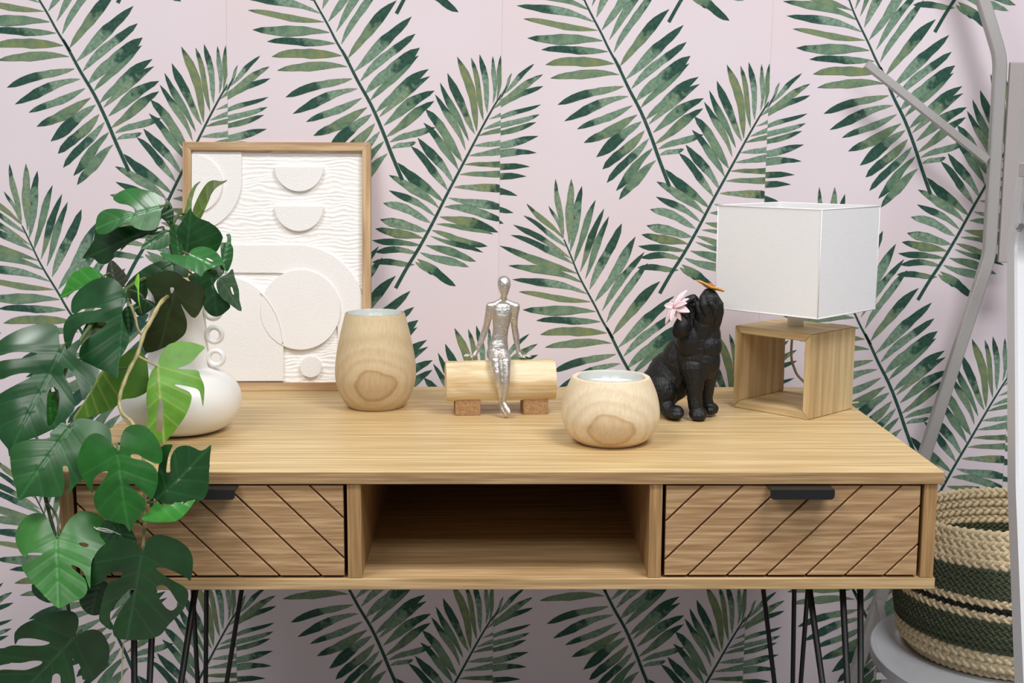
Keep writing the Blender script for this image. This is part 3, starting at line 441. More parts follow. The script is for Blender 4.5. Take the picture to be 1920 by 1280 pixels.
def frond_polys(fr, seed):
    """quads ((a,b),(u,v)) x4 + tint for every leaflet and the stem, in strip coordinates"""
    rnd = random.Random(seed); out = []
    NS = 9
    for side, sg in (('left', 1), ('right', -1)):
        for (bx, bz, tx, tz, hw) in fr[side]:
            B, T = Vector((bx, bz)), Vector((tx, tz)); D = T-B; Ln = D.length; d = D/Ln; p = Vector((-d.y, d.x))
            bend = rnd.uniform(-.02, .05)*Ln*(-sg)
            tint = (rnd.choice((0, 0, 0, .15, .4, .85)), rnd.random(), rnd.choice((.36, .48, .58, .68, .76, .9)), 1)
            ph = rnd.uniform(0, 6); rows = []
            for i in range(NS+1):
                t = i/NS
                prof = (sin(pi*t**1.0)**.62)*(.92+.3*(t-.5)) if 0 < t < 1 else 0.0
                w = 1.17*hw*max(prof, .05 if t < .5 else .03)*(1+.1*sin(9*t+ph)+.06*sin(23*t+ph*2))
                c = B+D*t+p*(bend*4*t*(1-t)+.0012*sin(7*t+ph))
                rows.append((c+p*w, c, c-p*w, t))
            for r0, r1 in zip(rows, rows[1:]):
                for i, (u0, u1) in enumerate(((-1, 0), (0, 1))):
                    out.append(([(r0[i], (u0, r0[3])), (r0[i+1], (u1, r0[3])), (r1[i+1], (u1, r1[3])), (r1[i], (u0, r1[3]))], tint, 0))
    st = catmull([Vector(p) for p in fr['stem']], 3, False)
    n = len(st)
    for i in range(n-1):
        a, c = st[i], st[i+1]; d = (c-a).normalized(); p = Vector((-d.y, d.x))
        w0, w1 = .0012+.0022*i/n, .0012+.0022*(i+1)/n
        out.append(([(a+p*w0, (-.5, .9)), (a-p*w0, (.5, .9)), (c-p*w1, (.5, .9)), (c+p*w1, (-.5, .9))], (0, .8, .6, 1), 1))
    return out

def clip_poly(pts, sgn, lim):
    out = []
    for i in range(len(pts)):
        (p, u), (q, w) = pts[i], pts[(i+1) % len(pts)]
        a, c = sgn*(p.x-lim), sgn*(q.x-lim)
        if a <= 0: out.append((p, u))
        if (a < 0 < c) or (c < 0 < a):
            t = a/(a-c); out.append((p.lerp(q, t), (u[0]+(w[0]-u[0])*t, u[1]+(w[1]-u[1])*t)))
    return out

def frond_mesh(name, polys, lo, hi, shift, zlo=-9, zhi=9):
    V, F, UV, TI = [], [], [], []
    for k, (pts, tint, layer) in enumerate(polys):
        q = clip_poly(clip_poly(pts, 1, hi), -1, lo)
        if len(q) < 3 or min(p.y for p, u in q) < zlo or max(p.y for p, u in q) > zhi: continue
        s = len(V); y = -.00025-.00006*((k//18) % 3)-(.0001 if layer else 0)
        for p, u in q: V.append((p.x-shift, y, p.y)); UV.append(u); TI.append(tint)
        F.append(tuple(range(s, len(V))))
    if not F: return None
    me = bpy.data.meshes.new(name); me.from_pydata(V, [], F)
    ul = me.uv_layers.new(name='UVMap'); cl = me.color_attributes.new('tint', 'FLOAT_COLOR', 'POINT')
    for lp in me.loops: ul.data[lp.index].uv = UV[lp.vertex_index]
    for i, t in enumerate(TI): cl.data[i].color = t
    me.materials.append(M['print']); me.update()
    # make every face look at the room (-Y)
    bm = bmesh.new(); bm.from_mesh(me)
    for f in bm.faces:
        f.normal_update()
        if f.normal.y > 0: f.normal_flip()
    bm.to_mesh(me); bm.free()
    return me
pa, pb = frond_polys(FROND_A, 3), frond_polys(FROND_B, 11)
mesh_a = frond_mesh('palm_print_a', pa, 0, STRIP_W, 0)
mesh_b = frond_mesh('palm_print_b', pb, 0, STRIP_W-.0002, 0)
mesh_b2 = frond_mesh('palm_print_b_over_seam', pb, STRIP_W+.0002, 2*STRIP_W, STRIP_W)
mesh_a0 = frond_mesh('palm_print_a_before_seam', pa, -STRIP_W, -.0002, -STRIP_W)
bm = bmesh.new(); add_box(bm, .0002, STRIP_W-.0002, 0, .0006, -.91, 1.74); strip_mesh = bm_mesh(bm, 'wallpaper_strip'); strip_mesh.materials.append(M['paper'])
PRINTS = []; cut = {}
for key, me, args in (('a', mesh_a, (pa, 0, STRIP_W, 0)), ('b', mesh_b, (pb, 0, STRIP_W-.0002, 0)), ('b2', mesh_b2, (pb, STRIP_W+.0002, 2*STRIP_W, STRIP_W)), ('a0', mesh_a0, (pa, -STRIP_W, -.0002, -STRIP_W))):
    if me is not None:
        zs = [v.co.z for v in me.vertices]; me['zmin'] = min(zs); me['zmax'] = max(zs)
    PRINTS.append((key, me, args))
hang = {-1: 0, 0: .001, 1: -.001, 2: .0005, 3: -.001, 4: .001, 5: 0}
for k in range(-1, 6):
    so = link('wallpaper_strip', strip_mesh, None, wall)
    so.location = (STRIP_ORIGIN[0]+(k-2)*STRIP_W, 0, STRIP_ORIGIN[1]-DROP*(k-2)+hang[k]); so.rotation_euler = (0, TILT, 0)
    for j in range(-3, 4):
        z0 = -ROW*j
        for key, me, args in PRINTS:
            if me is None: continue
            if z0+me['zmax'] < -.85 or z0+me['zmin'] > 1.7: continue
            if z0+me['zmin'] < -.88 or z0+me['zmax'] > 1.71:       # runs off the end of the strip
                ck = (key, j)
                if ck not in cut: cut[ck] = frond_mesh('palm_print_cut', *args, -.88-z0, 1.71-z0)
                me = cut[ck]
                if me is None: continue
            po = link('palm_print', me, None, so); po.location = (0, 0, z0)

# ------------------------------------------------------------------ desk
desk = tag(empty('desk', (0, 0, 0)), 'ash wood desk with two grooved drawers, open middle shelf and black hairpin legs', 'desk')
box('desk_top', (-.602, .602, -.002, .62, .7425, .76), M['ash_top_lit'], desk, .0015)
box('shaded_edge_band', (-.602, .602, -.0032, -.0021, .7428, .7588), M['ash_band_shaded'], desk, .0003)  # thin strip that carries the painted shade of the top's front edge
box('bottom_panel', (-.5975, .5975, -.001, .62, .5935, .6098), M['ash_edge_shaded'], desk, .0015)
for s in (-1, 1):
    box('side_panel', (min(s*.5765, s*.5945), max(s*.5765, s*.5945), .0, .62, .6099, .7424), M['ash_upright_shaded'], desk, .0008)
box('divider', (-.2075, -.1885, .0, .61, .6099, .7424), M['ash_upright_shaded'], desk, .0008)
box('divider', (.2025, .2200, .0, .61, .6099, .7424), M['ash_upright_shaded'], desk, .0008)
box('back_panel', (-.576, .576, .6101, .616, .6099, .7424), M['ash_edge_shaded'], desk, 0)
def drawer(x0, x1, sgn, xs, hx0, hx1):
    z0, z1 = .6135, .7395
    d = box('drawer', (x0+.0005, x1-.0005, .0062, .45, z0, z1), M['groove'], desk, 0)
    rect = [(x0, z0), (x1, z0), (x1, z1), (x0, z1)]
    # groove lines: x - sgn*(z-z0) = xb ; slats between neighbouring grooves
    ds = [None]+xs+[None]
    for a, c in zip(ds, ds[1:]):
        p = rect
        if a is not None: p = clip_half(p, -1, sgn, -(a+.0019)+sgn*z0)
        if c is not None: p = clip_half(p, 1, -sgn, c-.0019-sgn*z0)
        if len(p) < 3: continue
        bm = bmesh.new(); add_prism(bm, p, .001, .0063)
        fr = [e for e in bm.edges if all(abs(v.co.y-.001) < 1e-6 for v in e.verts)]
        bmesh.ops.bevel(bm, geom=fr, offset=.0006, segments=1, affect='EDGES')
        link('slat', bm_mesh(bm, 'slat'), M['ash_drawer'], d)
    bm = bmesh.new()
    add_box(bm, hx0, hx1, -.024, .0009, .7385, .7412, .0004)
    r = .005; lip = [(hx0, .7409), (hx0, .7275+r)]+[(hx0+r-r*cos(t*pi/8), .7275+r-r*sin(t*pi/8)) for t in range(1, 5)]+[(hx1-r+r*sin(t*pi/8), .7275+r-r*cos(t*pi/8)) for t in range(0, 5)]+[(hx1, .7409)]
    add_prism(bm, lip[::-1], -.0262, -.0238)
    h = link('handle', bm_mesh(bm, 'handle'), M['black_metal'], d); h['label'] = 'black metal tab handle'
drawer(-.5715, -.2125, -1, [-.5836+.0565*i for i in range(1, 11)], -.4390, -.3530)
drawer(.2250, .5715, 1, [.0945+.0542*i for i in range(0, 11)], .3610, .4470)
def hairpin(fx, fy, tops, rad):
    bm = bmesh.new()
    for tx, ty in tops: add_tube(bm, [(tx, ty, .5936), (fx+(tx-fx)*.06, fy+(ty-fy)*.06, .02), (fx, fy, .004)], rad, 10)
    add_box(bm, min(t[0] for t in tops)-.01, max(t[0] for t in tops)+.01, min(t[1] for t in tops)-.012, max(t[1] for t in tops)+.012, .5905, .5934)
    link('hairpin_leg', bm_mesh(bm, 'hairpin_leg'), M['black_metal'], desk, True)
hairpin(-.535, .055, [(-.513, .05), (-.484, .05), (-.4262, .06)], .0046)
hairpin(.5405, .055, [(.4385, .07), (.483, .05), (.509, .05)], .0046)
hairpin(-.532, .50, [(-.5415, .5), (-.508, .5), (-.421, .5)], .0042)
hairpin(.535, .50, [(.4445, .5), (.5222, .5), (.5563, .5)], .0042)

# ------------------------------------------------------------------ framed relief picture
PW, PH = .334, .444
pic = tag(empty('relief_picture', (-.3955, .574, .7604), radians(1.2)), 'white plaster relief of arches and circles in a thin oak frame', 'picture')
pic.rotation_euler = (radians(-9), 0, radians(1.2))
fw, fd = .0150, .022
def mitre(x0, z0, x1, z1, vertical, mat):
    """one frame member with mitred ends; corners outer->inner"""
    bm = bmesh.new()
    if vertical:
        s = 1 if x1 > x0 else -1
        poly = [(x0, z0), (x1, z0+fw), (x1, z1-fw), (x0, z1)]
    else:
        poly = [(x0, z0), (x1, z0), (x1-fw, z1), (x0+fw, z1)]
    add_prism(bm, poly, 0, fd); bmesh.ops.bevel(bm, geom=list(bm.edges), offset=.0006, segments=1, affect='EDGES')
    link('frame_member', bm_mesh(bm, 'frame_member'), mat, pic)
mitre(-PW/2, 0, PW/2, fw, False, M['frame_wood']); mitre(-PW/2, PH, PW/2, PH-fw, False, M['frame_wood'])
mitre(-PW/2, 0, -PW/2+fw, PH, True, M['frame_wood_v']); mitre(PW/2, 0, PW/2-fw, PH, True, M['frame_wood_v'])
# wavy plaster ground
ix0, ix1, iz0, iz1 = -PW/2+fw-.001, PW/2-fw+.001, fw-.001, PH-fw+.001
nx, nz = 90, 260; V, F = [], []
for j in range(nz+1):
    for i in range(nx+1):
        x, z = ix0+(ix1-ix0)*i/nx, iz0+(iz1-iz0)*j/nz
        wv = noise.noise(Vector((x*14, z*30, 3.1)))*2.4+noise.noise(Vector((x*45, z*60, 9.0)))*.9
        h = 1-abs(sin((z*560+wv*2.4)*.8))
        V.append((x, .0125-.0021*h**1.3*(.75+.6*noise.noise(Vector((x*30, z*50, 5))))-.0006*noise.noise(Vector((x*150, z*150, 0))), z))
for j in range(nz):
    for i in range(nx):
        a = j*(nx+1)+i; F.append((a, a+1, a+nx+2, a+nx+1))
link('wave_ground', mesh_of('wave_ground', V, F), M['plaster_wave'], pic, True)
box('backing_board', (-PW/2+.004, PW/2-.004, .0135, .019, .004, PH-.004), M['plaster'], pic, 0)
# photo coordinates of the shapes -> picture coordinates
def pc(zx, zy): return (-PW/2+(zx-38)/887*PW, PH-(zy-45)/1165*PH)
def relief(poly, h, name='raised_shape'):
    h *= 1.35
    lo, hi = [], []
    p = [(min(max(x, ix0+.001), ix1-.001), min(max(z, iz0+.001), iz1-.001)) for x, z in poly]
    q = []
    for a in p:
        if not q or hypot(a[0]-q[-1][0], a[1]-q[-1][1]) > 2e-4: q.append(a)
    if hypot(q[0][0]-q[-1][0], q[0][1]-q[-1][1]) < 2e-4: q.pop()
    bm = bmesh.new(); add_prism(bm, q, .0118-h, .0134)
    fr = [e for e in bm.edges if all(abs(v.co.y-.0118+h) < 1e-6 for v in e.verts)]
    bmesh.ops.bevel(bm, geom=fr, offset=.0009, segments=2, affect='EDGES')
    link(name, bm_mesh(bm, name), M['plaster'], pic)
def arc(cx, cy, rx, ry, a0, a1, n=40): return [pc(cx+rx*cos(radians(a0+(a1-a0)*i/n)), cy+ry*sin(radians(a0+(a1-a0)*i/n))) for i in range(n+1)]
relief([pc(60, 60), pc(312, 60)]+arc(78, 220, 234, 240, 0, 90)+[pc(60, 460)], .0032)
relief(arc(78, 240, 145, 140, -90, 90), .0062)
relief(arc(585, 158, 115, 115, 0, 180), .0058); relief(arc(585, 343, 115, 117, 0, 180), .0058)
relief([pc(60, 525), pc(570, 526)]+arc(570, 860, 330, 334, -90, 0, 40)+[pc(900, 1100), pc(770, 1100)]+arc(470, 960, 300, 304, 0, -90, 30)+[pc(60, 656)], .0036)
relief(arc(592, 830, 188, 187, 0, 358, 70), .0068)
relief([pc(60, 640)]+arc(215, 1000, 296, 330, -90, 0, 40)+[pc(512, 1165), pc(60, 1165)], .0055)
relief(arc(640, 1098, 50, 51, 0, 355, 36), .0055)
# the quarter arch edge runs on as a thin ridge over the big disc
ridge = [Vector((x, .0024, z)) for x, z in arc(215, 1000, 294, 328, -50, -2, 24)]
bm = bmesh.new(); add_tube(bm, ridge, .0013, 6); link('ridge', bm_mesh(bm, 'ridge'), M['plaster'], pic, True)

# ------------------------------------------------------------------ vase and trailing plant
vase = tag(empty('vase', (-.489, .252, .76)), 'white round-bodied vase with a stack of small ring handles on its neck', 'vase')
bm = bmesh.new()
add_lathe(bm, smooth_prof([(0, .0), (.045, .0003), (.070, .008), (.086, .025), (.0925, .047), (.088, .068), (.074, .086), (.056, .0955), (.0475, .099)], 5)
          + smooth_prof([(.0465, .101), (.0445, .13), (.0425, .17), (.0415, .205), (.0425, .222), (.0405, .2235), (.0385, .205), (.0385, .16), (.0385, .115), (.0, .11)], 4), 72)
link('vase_body', bm_mesh(bm, 'vase_body'), M['white_ceramic'], vase, True)
for i, z in enumerate((.114, .1495, .185)):
    bm = bmesh.new(); mj, mn = .0111, .0040; R = []
    for a in range(32):
        R.append([bm.verts.new(((mj+mn*cos(t*pi/6))*cos(a*pi/16), 1.35*mn*sin(t*pi/6), (mj+mn*cos(t*pi/6))*sin(a*pi/16))) for t in range(12)])
    for a in range(32):
        for t in range(12): bm.faces.new((R[a][t], R[(a+1) % 32][t], R[(a+1) % 32][(t+1) % 12], R[a][(t+1) % 12]))
    o = link('ring_handle', bm_mesh(bm, 'ring_handle'), M['white_ceramic'], vase, True); o.location = (.0580-.0012*i, -.006, z)

plant = tag(empty('trailing_plant', (-.489, .252, .985)), 'trailing monstera with glossy split green leaves spilling out of the white vase', 'plant')
PLOC = Vector(plant.location)
def in_poly(x, y, poly):
    c = False; j = len(poly)-1
    for i in range(len(poly)):
        xi, yi = poly[i]; xj, yj = poly[j]
        if (yi > y) != (yj > y) and x < (xj-xi)*(y-yi)/(yj-yi)+xi: c = not c
        j = i
    return c
def make_leaf(kind, P0, U, Vv, ku, kv, tipv, outline, holes, seed):
    rnd = random.Random(seed)
    ol = [tuple(p) for p in catmull([Vector((a/1000, b/1000)) for a, b in outline], 3, True)]
    hs = [[tuple(p) for p in catmull([Vector((a/1000, b/1000)) for a, b in h], 3, True)] for h in holes]
    L = max(tipv/1000, .03)
    pts, edges = [], []
    def ring(pl):
        s = len(pts); pts.extend(Vector(p) for p in pl); n = len(pl)
        edges.extend((s+i, s+(i+1) % n) for i in range(n))
    ring(ol)
    for h in hs: ring(h)
    bxs = [p[0] for p in ol]; bys = [p[1] for p in ol]
    size = max(max(bxs)-min(bxs), max(bys)-min(bys)); d = .0017 if size > .06 else .0013
    grid = {}
    for p in pts: grid.setdefault((int(p.x//d), int(p.y//d)), []).append(p)
    y = min(bys)
    row = 0
    loops = [ol]+hs
    while y < max(bys):
        xs = []
        for pl in loops:
            for i in range(len(pl)):
                (xa, ya), (xb, yb) = pl[i-1], pl[i]
                if (ya > y) != (yb > y): xs.append(xa+(xb-xa)*(y-ya)/(yb-ya))
        xs.sort()
        for xa, xb in zip(xs[::2], xs[1::2]):
            x = d*(math.ceil(xa/d)+(.5 if row % 2 else 0))
            while x < xb:
                k = (int(x//d), int(y//d)); ok = True
                for a in (-1, 0, 1):
                    for c in (-1, 0, 1):
                        for p in grid.get((k[0]+a, k[1]+c), ()):
                            if (p.x-x)**2+(p.y-y)**2 < (.5*d)**2: ok = False
                if ok: pts.append(Vector((x, y)))
                x += d
        y += d*.87; row += 1
    vo, eo, fo, _, _, _ = delaunay_2d_cdt(pts, edges, [list(range(len(ol)))], 1, 1e-6)
    # veins: side veins leave the midrib and sweep toward the tip
    nv = 4; veins = []
    for i in range(nv):
        v0 = L*(.0+.8*i/nv); ang = radians(68-8*i)
        for s in (-1, 1):
            veins.append((v0, s, sin(ang), cos(ang)))
    def vein(u, v):
        dm = abs(u) if -.005 < v < L else hypot(u, min(abs(v), abs(v-L)))
        g = math.exp(-(dm/.0016)**2) if v > -.003 else math.exp(-(hypot(u, v)/.002)**2)
        best = 1.0
        for v0, s, su, cv in veins:
            if u*s < 0: continue
            t = u*s*su+(v-v0)*cv
            if t < 0: continue
            dd = abs((v-v0)*su-u*s*cv)
            if dd < best: best = dd
        return g, math.exp(-(best/.0013)**2), best
    P0 = Vector(P0); U = Vector(U); Vv = Vector(Vv); N = Vv.cross(U)*-1
    N = U.cross(Vv)
    toward = Vector((-.0113, -1.7008, 1.1933))-P0
    if N.dot(toward) < 0: N = -N
    sgn = -1 if kind in ('bright', 'bright2', 'shade', 'olive') else 1
    ph = rnd.uniform(0, 6)
    VV, VA = [], []
    half = max(abs(min(bxs)), max(bxs))
    for p in vo:
        u, v = p.x, p.y
        g, s2, best = vein(u, v)
        w = -ku*u*u-kv*v*v
        w += .0004*size/.12*min(1, best/.010)**2*sgn - .0010*g*sgn - .00028*s2*sgn
        w += size*(.026 if kind == 'gloss' else .02)*sin(u*46+ph)*sin(v*38+ph*1.7)*min(1, hypot(u, v)/.03)
        VV.append(P0+U*u+Vv*v+N*w-PLOC); VA.append(max(g, .45*s2))
    FF = []
    for f in fo:
        c = (vo[f[0]]+vo[f[1]]+vo[f[2]])/3
        if not any(in_poly(c.x, c.y, h) for h in hs):
            a, b_, c_ = (VV[i] for i in f)
            FF.append(tuple(f) if (b_-a).cross(c_-a).dot(N) > 0 else tuple(f)[::-1])
    me = mesh_of('leaf', VV, FF)
    at = me.attributes.new('vein', 'FLOAT', 'POINT')
    for i, a in enumerate(VA): at.data[i].value = a
    if 'leaf_'+kind not in M: M['leaf_'+kind] = leaf_mat(kind)
    o = link('leaf', me, M['leaf_'+kind], plant, True)
    sd = o.modifiers.new('thick', 'SOLIDIFY'); sd.thickness = .0011; sd.offset = -1
    es = o.modifiers.new('rim', 'EDGE_SPLIT'); es.split_angle = radians(55)
    if kind in ('bright', 'bright2'): o['label'] = 'yellow-green underside of a leaf'
    return o
vine_pts = []
for k, r, pts in VINES:
    sm = catmull([Vector(p) for p in pts], 6, False)
    n = len(sm); rr = [r*(.5+.1*sin(i*1.3)*(.6 if k == 'beige' else .3))*(1-.25*i/n) for i in range(n)]
    tube('stem', [p-PLOC for p in sm], rr, M['stem_'+k], plant, 9)
    if k != 'straw': vine_pts += sm
for i, lf in enumerate(LEAVES):
    make_leaf(*lf, seed=i)
    P0 = Vector(lf[1]); Vv = Vector(lf[3])
    q = min(vine_pts, key=lambda p: (p-P0).length)
    if .004 < (q-P0).length < .16:
        back = Vector((0, .012, 0))
        mid = (P0+q)/2+back
        tube('petiole', [P0+Vector((0, .001, 0))-PLOC, P0-Vv*.012+back*.6-PLOC, mid-PLOC, q-PLOC], .0014, M['stem_green'], plant, 7, sub=4)
tie = [(-.5302, -.06, .7005), (-.525, -.062, .6975), (-.512, -.064, .6965), (-.505, -.063, .6935), (-.516, -.062, .6945), (-.527, -.061, .6985), (-.519, -.063, .6995), (-.509, -.064, .6975), (-.4955, -.062, .690)]
tube('tie', [Vector(p)-PLOC for p in tie], .0006, M['tag_white'], plant, 6, sub=4)

# ------------------------------------------------------------------ candles
def candle(name, loc, prof, inner_r, depth, label, mat, wax_d, group='wood candle holders'):
    c = tag(empty(name, loc), label, 'candle')
    H = prof[-1][1]
    bm = bmesh.new()
    add_lathe(bm, smooth_prof([(0, 0), (prof[0][0]*.8, 0)]+prof, 6)+[(prof[-1][0]-.002, H+.0012), (inner_r+.003, H+.0010), (inner_r+.0012, H-.0005), (inner_r+.0012, H-depth), (0, H-depth)], 96)
    link('wooden_cup', bm_mesh(bm, 'wooden_cup'), mat, c, True)
    bm = bmesh.new(); r = inner_r
    add_lathe(bm, [(0, H-depth+.0005), (r, H-depth+.0005), (r, H+.001), (r-.0005, H+.0022), (r-.0016, H+.0022), (r-.0022, H+.001), (r-.0022, H-depth+.004), (0, H-depth+.004)], 72)
    link('glass_insert', bm_mesh(bm, 'glass_insert'), M['glass'], c, True)
    bm = bmesh.new(); r = inner_r-.0026
    add_lathe(bm, [(0, H-depth+.0045), (r, H-depth+.0045), (r, H-wax_d+.001), (r*.97, H-wax_d), (r*.5, H-wax_d-.0006), (0, H-wax_d-.001)], 64)
    link('wax', bm_mesh(bm, 'wax'), M['wax'], c, True)
    tube('wick', [(0, 0, H-wax_d-.002), (.0008, 0, H-wax_d+.005), (.002, .0005, H-wax_d+.011)], .0009, M['wick'], c, 6)
    return c
candle('tall_candle', (-.2066, .438, .76), [(.046, .0022), (.058, .018), (.066, .042), (.0675, .062), (.065, .088), (.0585, .122), (.0515, .150), (.0495, .158)], .0455, .05,
       'tall tapered wooden candle holder with a white candle, in front of the framed relief', M['turned_a'], .010)
candle('low_candle', (.1638, .176, .76), [(.048, .0022), (.063, .014), (.0715, .034), (.0725, .050), (.0685, .072), (.0615, .090), (.0575, .098)], .0485, .04,
       'low squat pale wooden bowl candle with white wax, beside the black dog', M['turned_b'], .011)

# ------------------------------------------------------------------ silver figure on a log bench
sc_ = tag(empty('figure_sculpture', (.0015, .392, .76), radians(5)), 'cast silver seated figure on a pale half-log bench with two block feet', 'sculpture')
bm = bmesh.new(); n = 28; r = .035; cz = .0515
sec = []
for i in range(n+1):
    a = radians(-52+284*i/n); sec.append((r*cos(a), r*sin(a)))
rings = []
NX = 26
for ix in range(NX+1):
    x = -.0895+.179*ix/NX; ring = []
    for k, (y, z) in enumerate(sec):
        w = 1+.03*noise.noise(Vector((x*12, y*40, z*40)))+.02*noise.noise(Vector((x*45, y*60, z*60)))
        if ix in (0, NX): w *= .985
        ring.append(bm.verts.new((x, y*w, cz+z*w)))
    rings.append(ring)
for a, c in zip(rings, rings[1:]):
    for k in range(len(sec)): k2 = (k+1) % len(sec); bm.faces.new((a[k], a[k2], c[k2], c[k]))
bm.faces.new(rings[0]); bm.faces.new(rings[-1])
link('log', bm_mesh(bm, 'log'), M['bench_wood'], sc_, False)
for x in (-.0545, .0565):
    bm = bmesh.new(); add_box(bm, x-.0205, x+.0205, -.024, .022, .0, .0262, .0012)
    link('block_foot', bm_mesh(bm, 'block_foot'), M['block_wood'], sc_)
# body (x, y toward the wall, z); seat is the top of the log
def S(zx, zy, y): return ((zx-492)*.000204, y, ((1195-zy)*.000204-.2*(y+.030))/.98)
C_ = []
C_ += [('c', [(S(522, 132, .002), .0108), (S(523, 150, .001), .0110), (S(523, 185, -.001), .0088), (S(522, 222, -.003), .0060), (S(521, 236, -.003), .0050)])]
C_ += [('c', [(S(521, 240, .002), .0054), (S(519, 285, .003), .0062)])]
for sx, ex in ((518, 412), (518, 618)):
    C_ += [('c', [(S(518, 278, .003), .0060), (S((sx+ex)/2, 306, .003), .0062), (S(ex, 326, .003), .0070)])]
tor = [((515, 322, .003), .0195, .0080), ((512, 350, .003), .0185, .0095), ((509, 395, .002), .0165, .0098), ((504, 445, .002), .0148, .0092), ((498, 495, .001), .0132, .0084), ((493, 540, .001), .0128, .0082), ((485, 590, .001), .0140, .0092), ((477, 640, .000), .0165, .0108), ((471, 685, .000), .0185, .0120), ((470, 720, -.001), .0178, .0115)]
for (p, rx, ry), (p2, rx2, ry2) in zip(tor, tor[1:]):
    for k in range(4):
        t = k/4; q = [u+(w-u)*t for u, w in zip(p, p2)]; C_.append(('e', S(*q), (rx+(rx2-rx)*t, ry+(ry2-ry)*t, .0062)))
C_ += [('c', [(S(432, 705, -.002), .0105), (S(440, 735, -.018), .0098), (S(440, 765, -.034), .0092), (S(450, 850, -.040), .0080), (S(462, 930, -.0415), .0074), (S(478, 1040, -.040), .0048), (S(485, 1095, -.039), .0042)]),
       ('c', [(S(485, 1095, -.039), .0044), (S(490, 1130, -.042), .0046), (S(508, 1172, -.048), .0048), (S(518, 1188, -.051), .0034)])]
C_ += [('c', [(S(515, 700, -.002), .0105), (S(520, 735, -.018), .0098), (S(520, 770, -.034), .0090), (S(522, 860, -.040), .0076), (S(520, 930, -.0425), .0070), (S(505, 1040, -.045), .0046), (S(500, 1090, -.046), .0042)]),
       ('c', [(S(500, 1090, -.046), .0042), (S(515, 1125, -.049), .0045), (S(533, 1155, -.053), .0046), (S(540, 1172, -.056), .0032)])]
C_ += [('c', [(S(412, 322, .003), .0072), (S(403, 380, .004), .0066), (S(385, 470, .006), .0056), (S(360, 545, .007), .0054), (S(335, 610, .006), .0048), (S(308, 675, .004), .0034), (S(290, 700, .003), .0036)])]
C_ += [('c', [(S(618, 326, .003), .0072), (S(608, 400, .004), .0062), (S(608, 470, .006), .0056), (S(622, 550, .007), .0056), (S(632, 620, .006), .0046), (S(640, 685, .004), .0034), (S(655, 708, .003), .0036)])]
def hand(w, d, base):
    out = []
    for i, (ln, sp) in enumerate(((.0105, -.55), (.0125, -.22), (.0125, .08), (.0095, .38))):
        a = Vector(base)+Vector((d*.002, -.0035+.0023*i, 0)); b_ = a+Vector((d*ln*.6*cos(sp), ln*.6*sin(sp), .0012)); c_ = a+Vector((d*ln*cos(sp), ln*sin(sp), -.0012))
        out.append(('c', [(a, .0016), (b_, .0014), (c_, .0010)]))
    a = Vector(base)+Vector((-d*.002, -.002, 0)); out.append(('c', [(a, .0017), (a+Vector((d*.002, -.006, -.0005)), .0014), (a+Vector((d*.006, -.009, -.0015)), .0011)]))
    out.append(('e', Vector(base), (.0055, .0048, .0026)))
    return out
C_ += hand(0, -1, S(272, 706, .004)); C_ += hand(0, 1, S(672, 716, .004))
blob('figure_body', C_, .00085, M['silver'], sc_, 4)

# ------------------------------------------------------------------ dog figurine
dog = tag(empty('dog_figurine', (.318, .332, .76)), 'black sitting puppy figurine looking up with an orange flower on its nose', 'figurine')
def D(zx, zy, y): return ((zx-525)*.0001885, y, ((1240-zy)*.0001885-.2*(y+.012))/.98)
G_ = []
G_ += [('e', D(330, 850, .052), (.040, .040, .046), (0, radians(28), 0)), ('e', D(250, 940, .055), (.035, .038, .038)), ('e', D(420, 720, .040), (.036, .032, .050), (0, radians(24), 0)),
       ('e', D(520, 690, .022), (.034, .032, .040)), ('e', D(585, 720, .015), (.026, .026, .034)), ('e', D(600, 650, .018), (.022, .022, .026)), ('e', D(515, 560, .022), (.0345, .031, .034))]
G_ += [('e', D(245, 985, .022), (.023, .020, .030), (0, radians(-12), 0))]                      # near haunch
G_ += [('c', [(D(250, 1080, .020), .014), (D(300, 1160, .004), .0125), (D(345, 1165, -.006), .0118)]), ('e', D(335, 1168, -.004), (.0135, .013, .0105))]
G_ += [('c', [(D(490, 780, .010), .023), (D(500, 900, .004), .0160), (D(500, 1030, .002), .0122), (D(508, 1110, .000), .0120)]), ('e', D(528, 1175, -.003), (.0150, .0150, .0120)), ('e', D(500, 1190, -.008), (.008, .010, .008)), ('e', D(555, 1190, -.009), (.008, .010, .008)), ('e', D(528, 1195, -.012), (.008, .009, .008))]
G_ += [('c', [(D(620, 800, .026), .020), (D(625, 930, .030), .0135), (D(625, 1040, .033), .0110), (D(635, 1085, .034), .0112)]), ('e', D(662, 1130, .032), (.0140, .0140, .0105)), ('e', D(690, 1140, .028), (.0075, .009, .0075)), ('e', D(655, 1145, .024), (.0075, .009, .0075))]
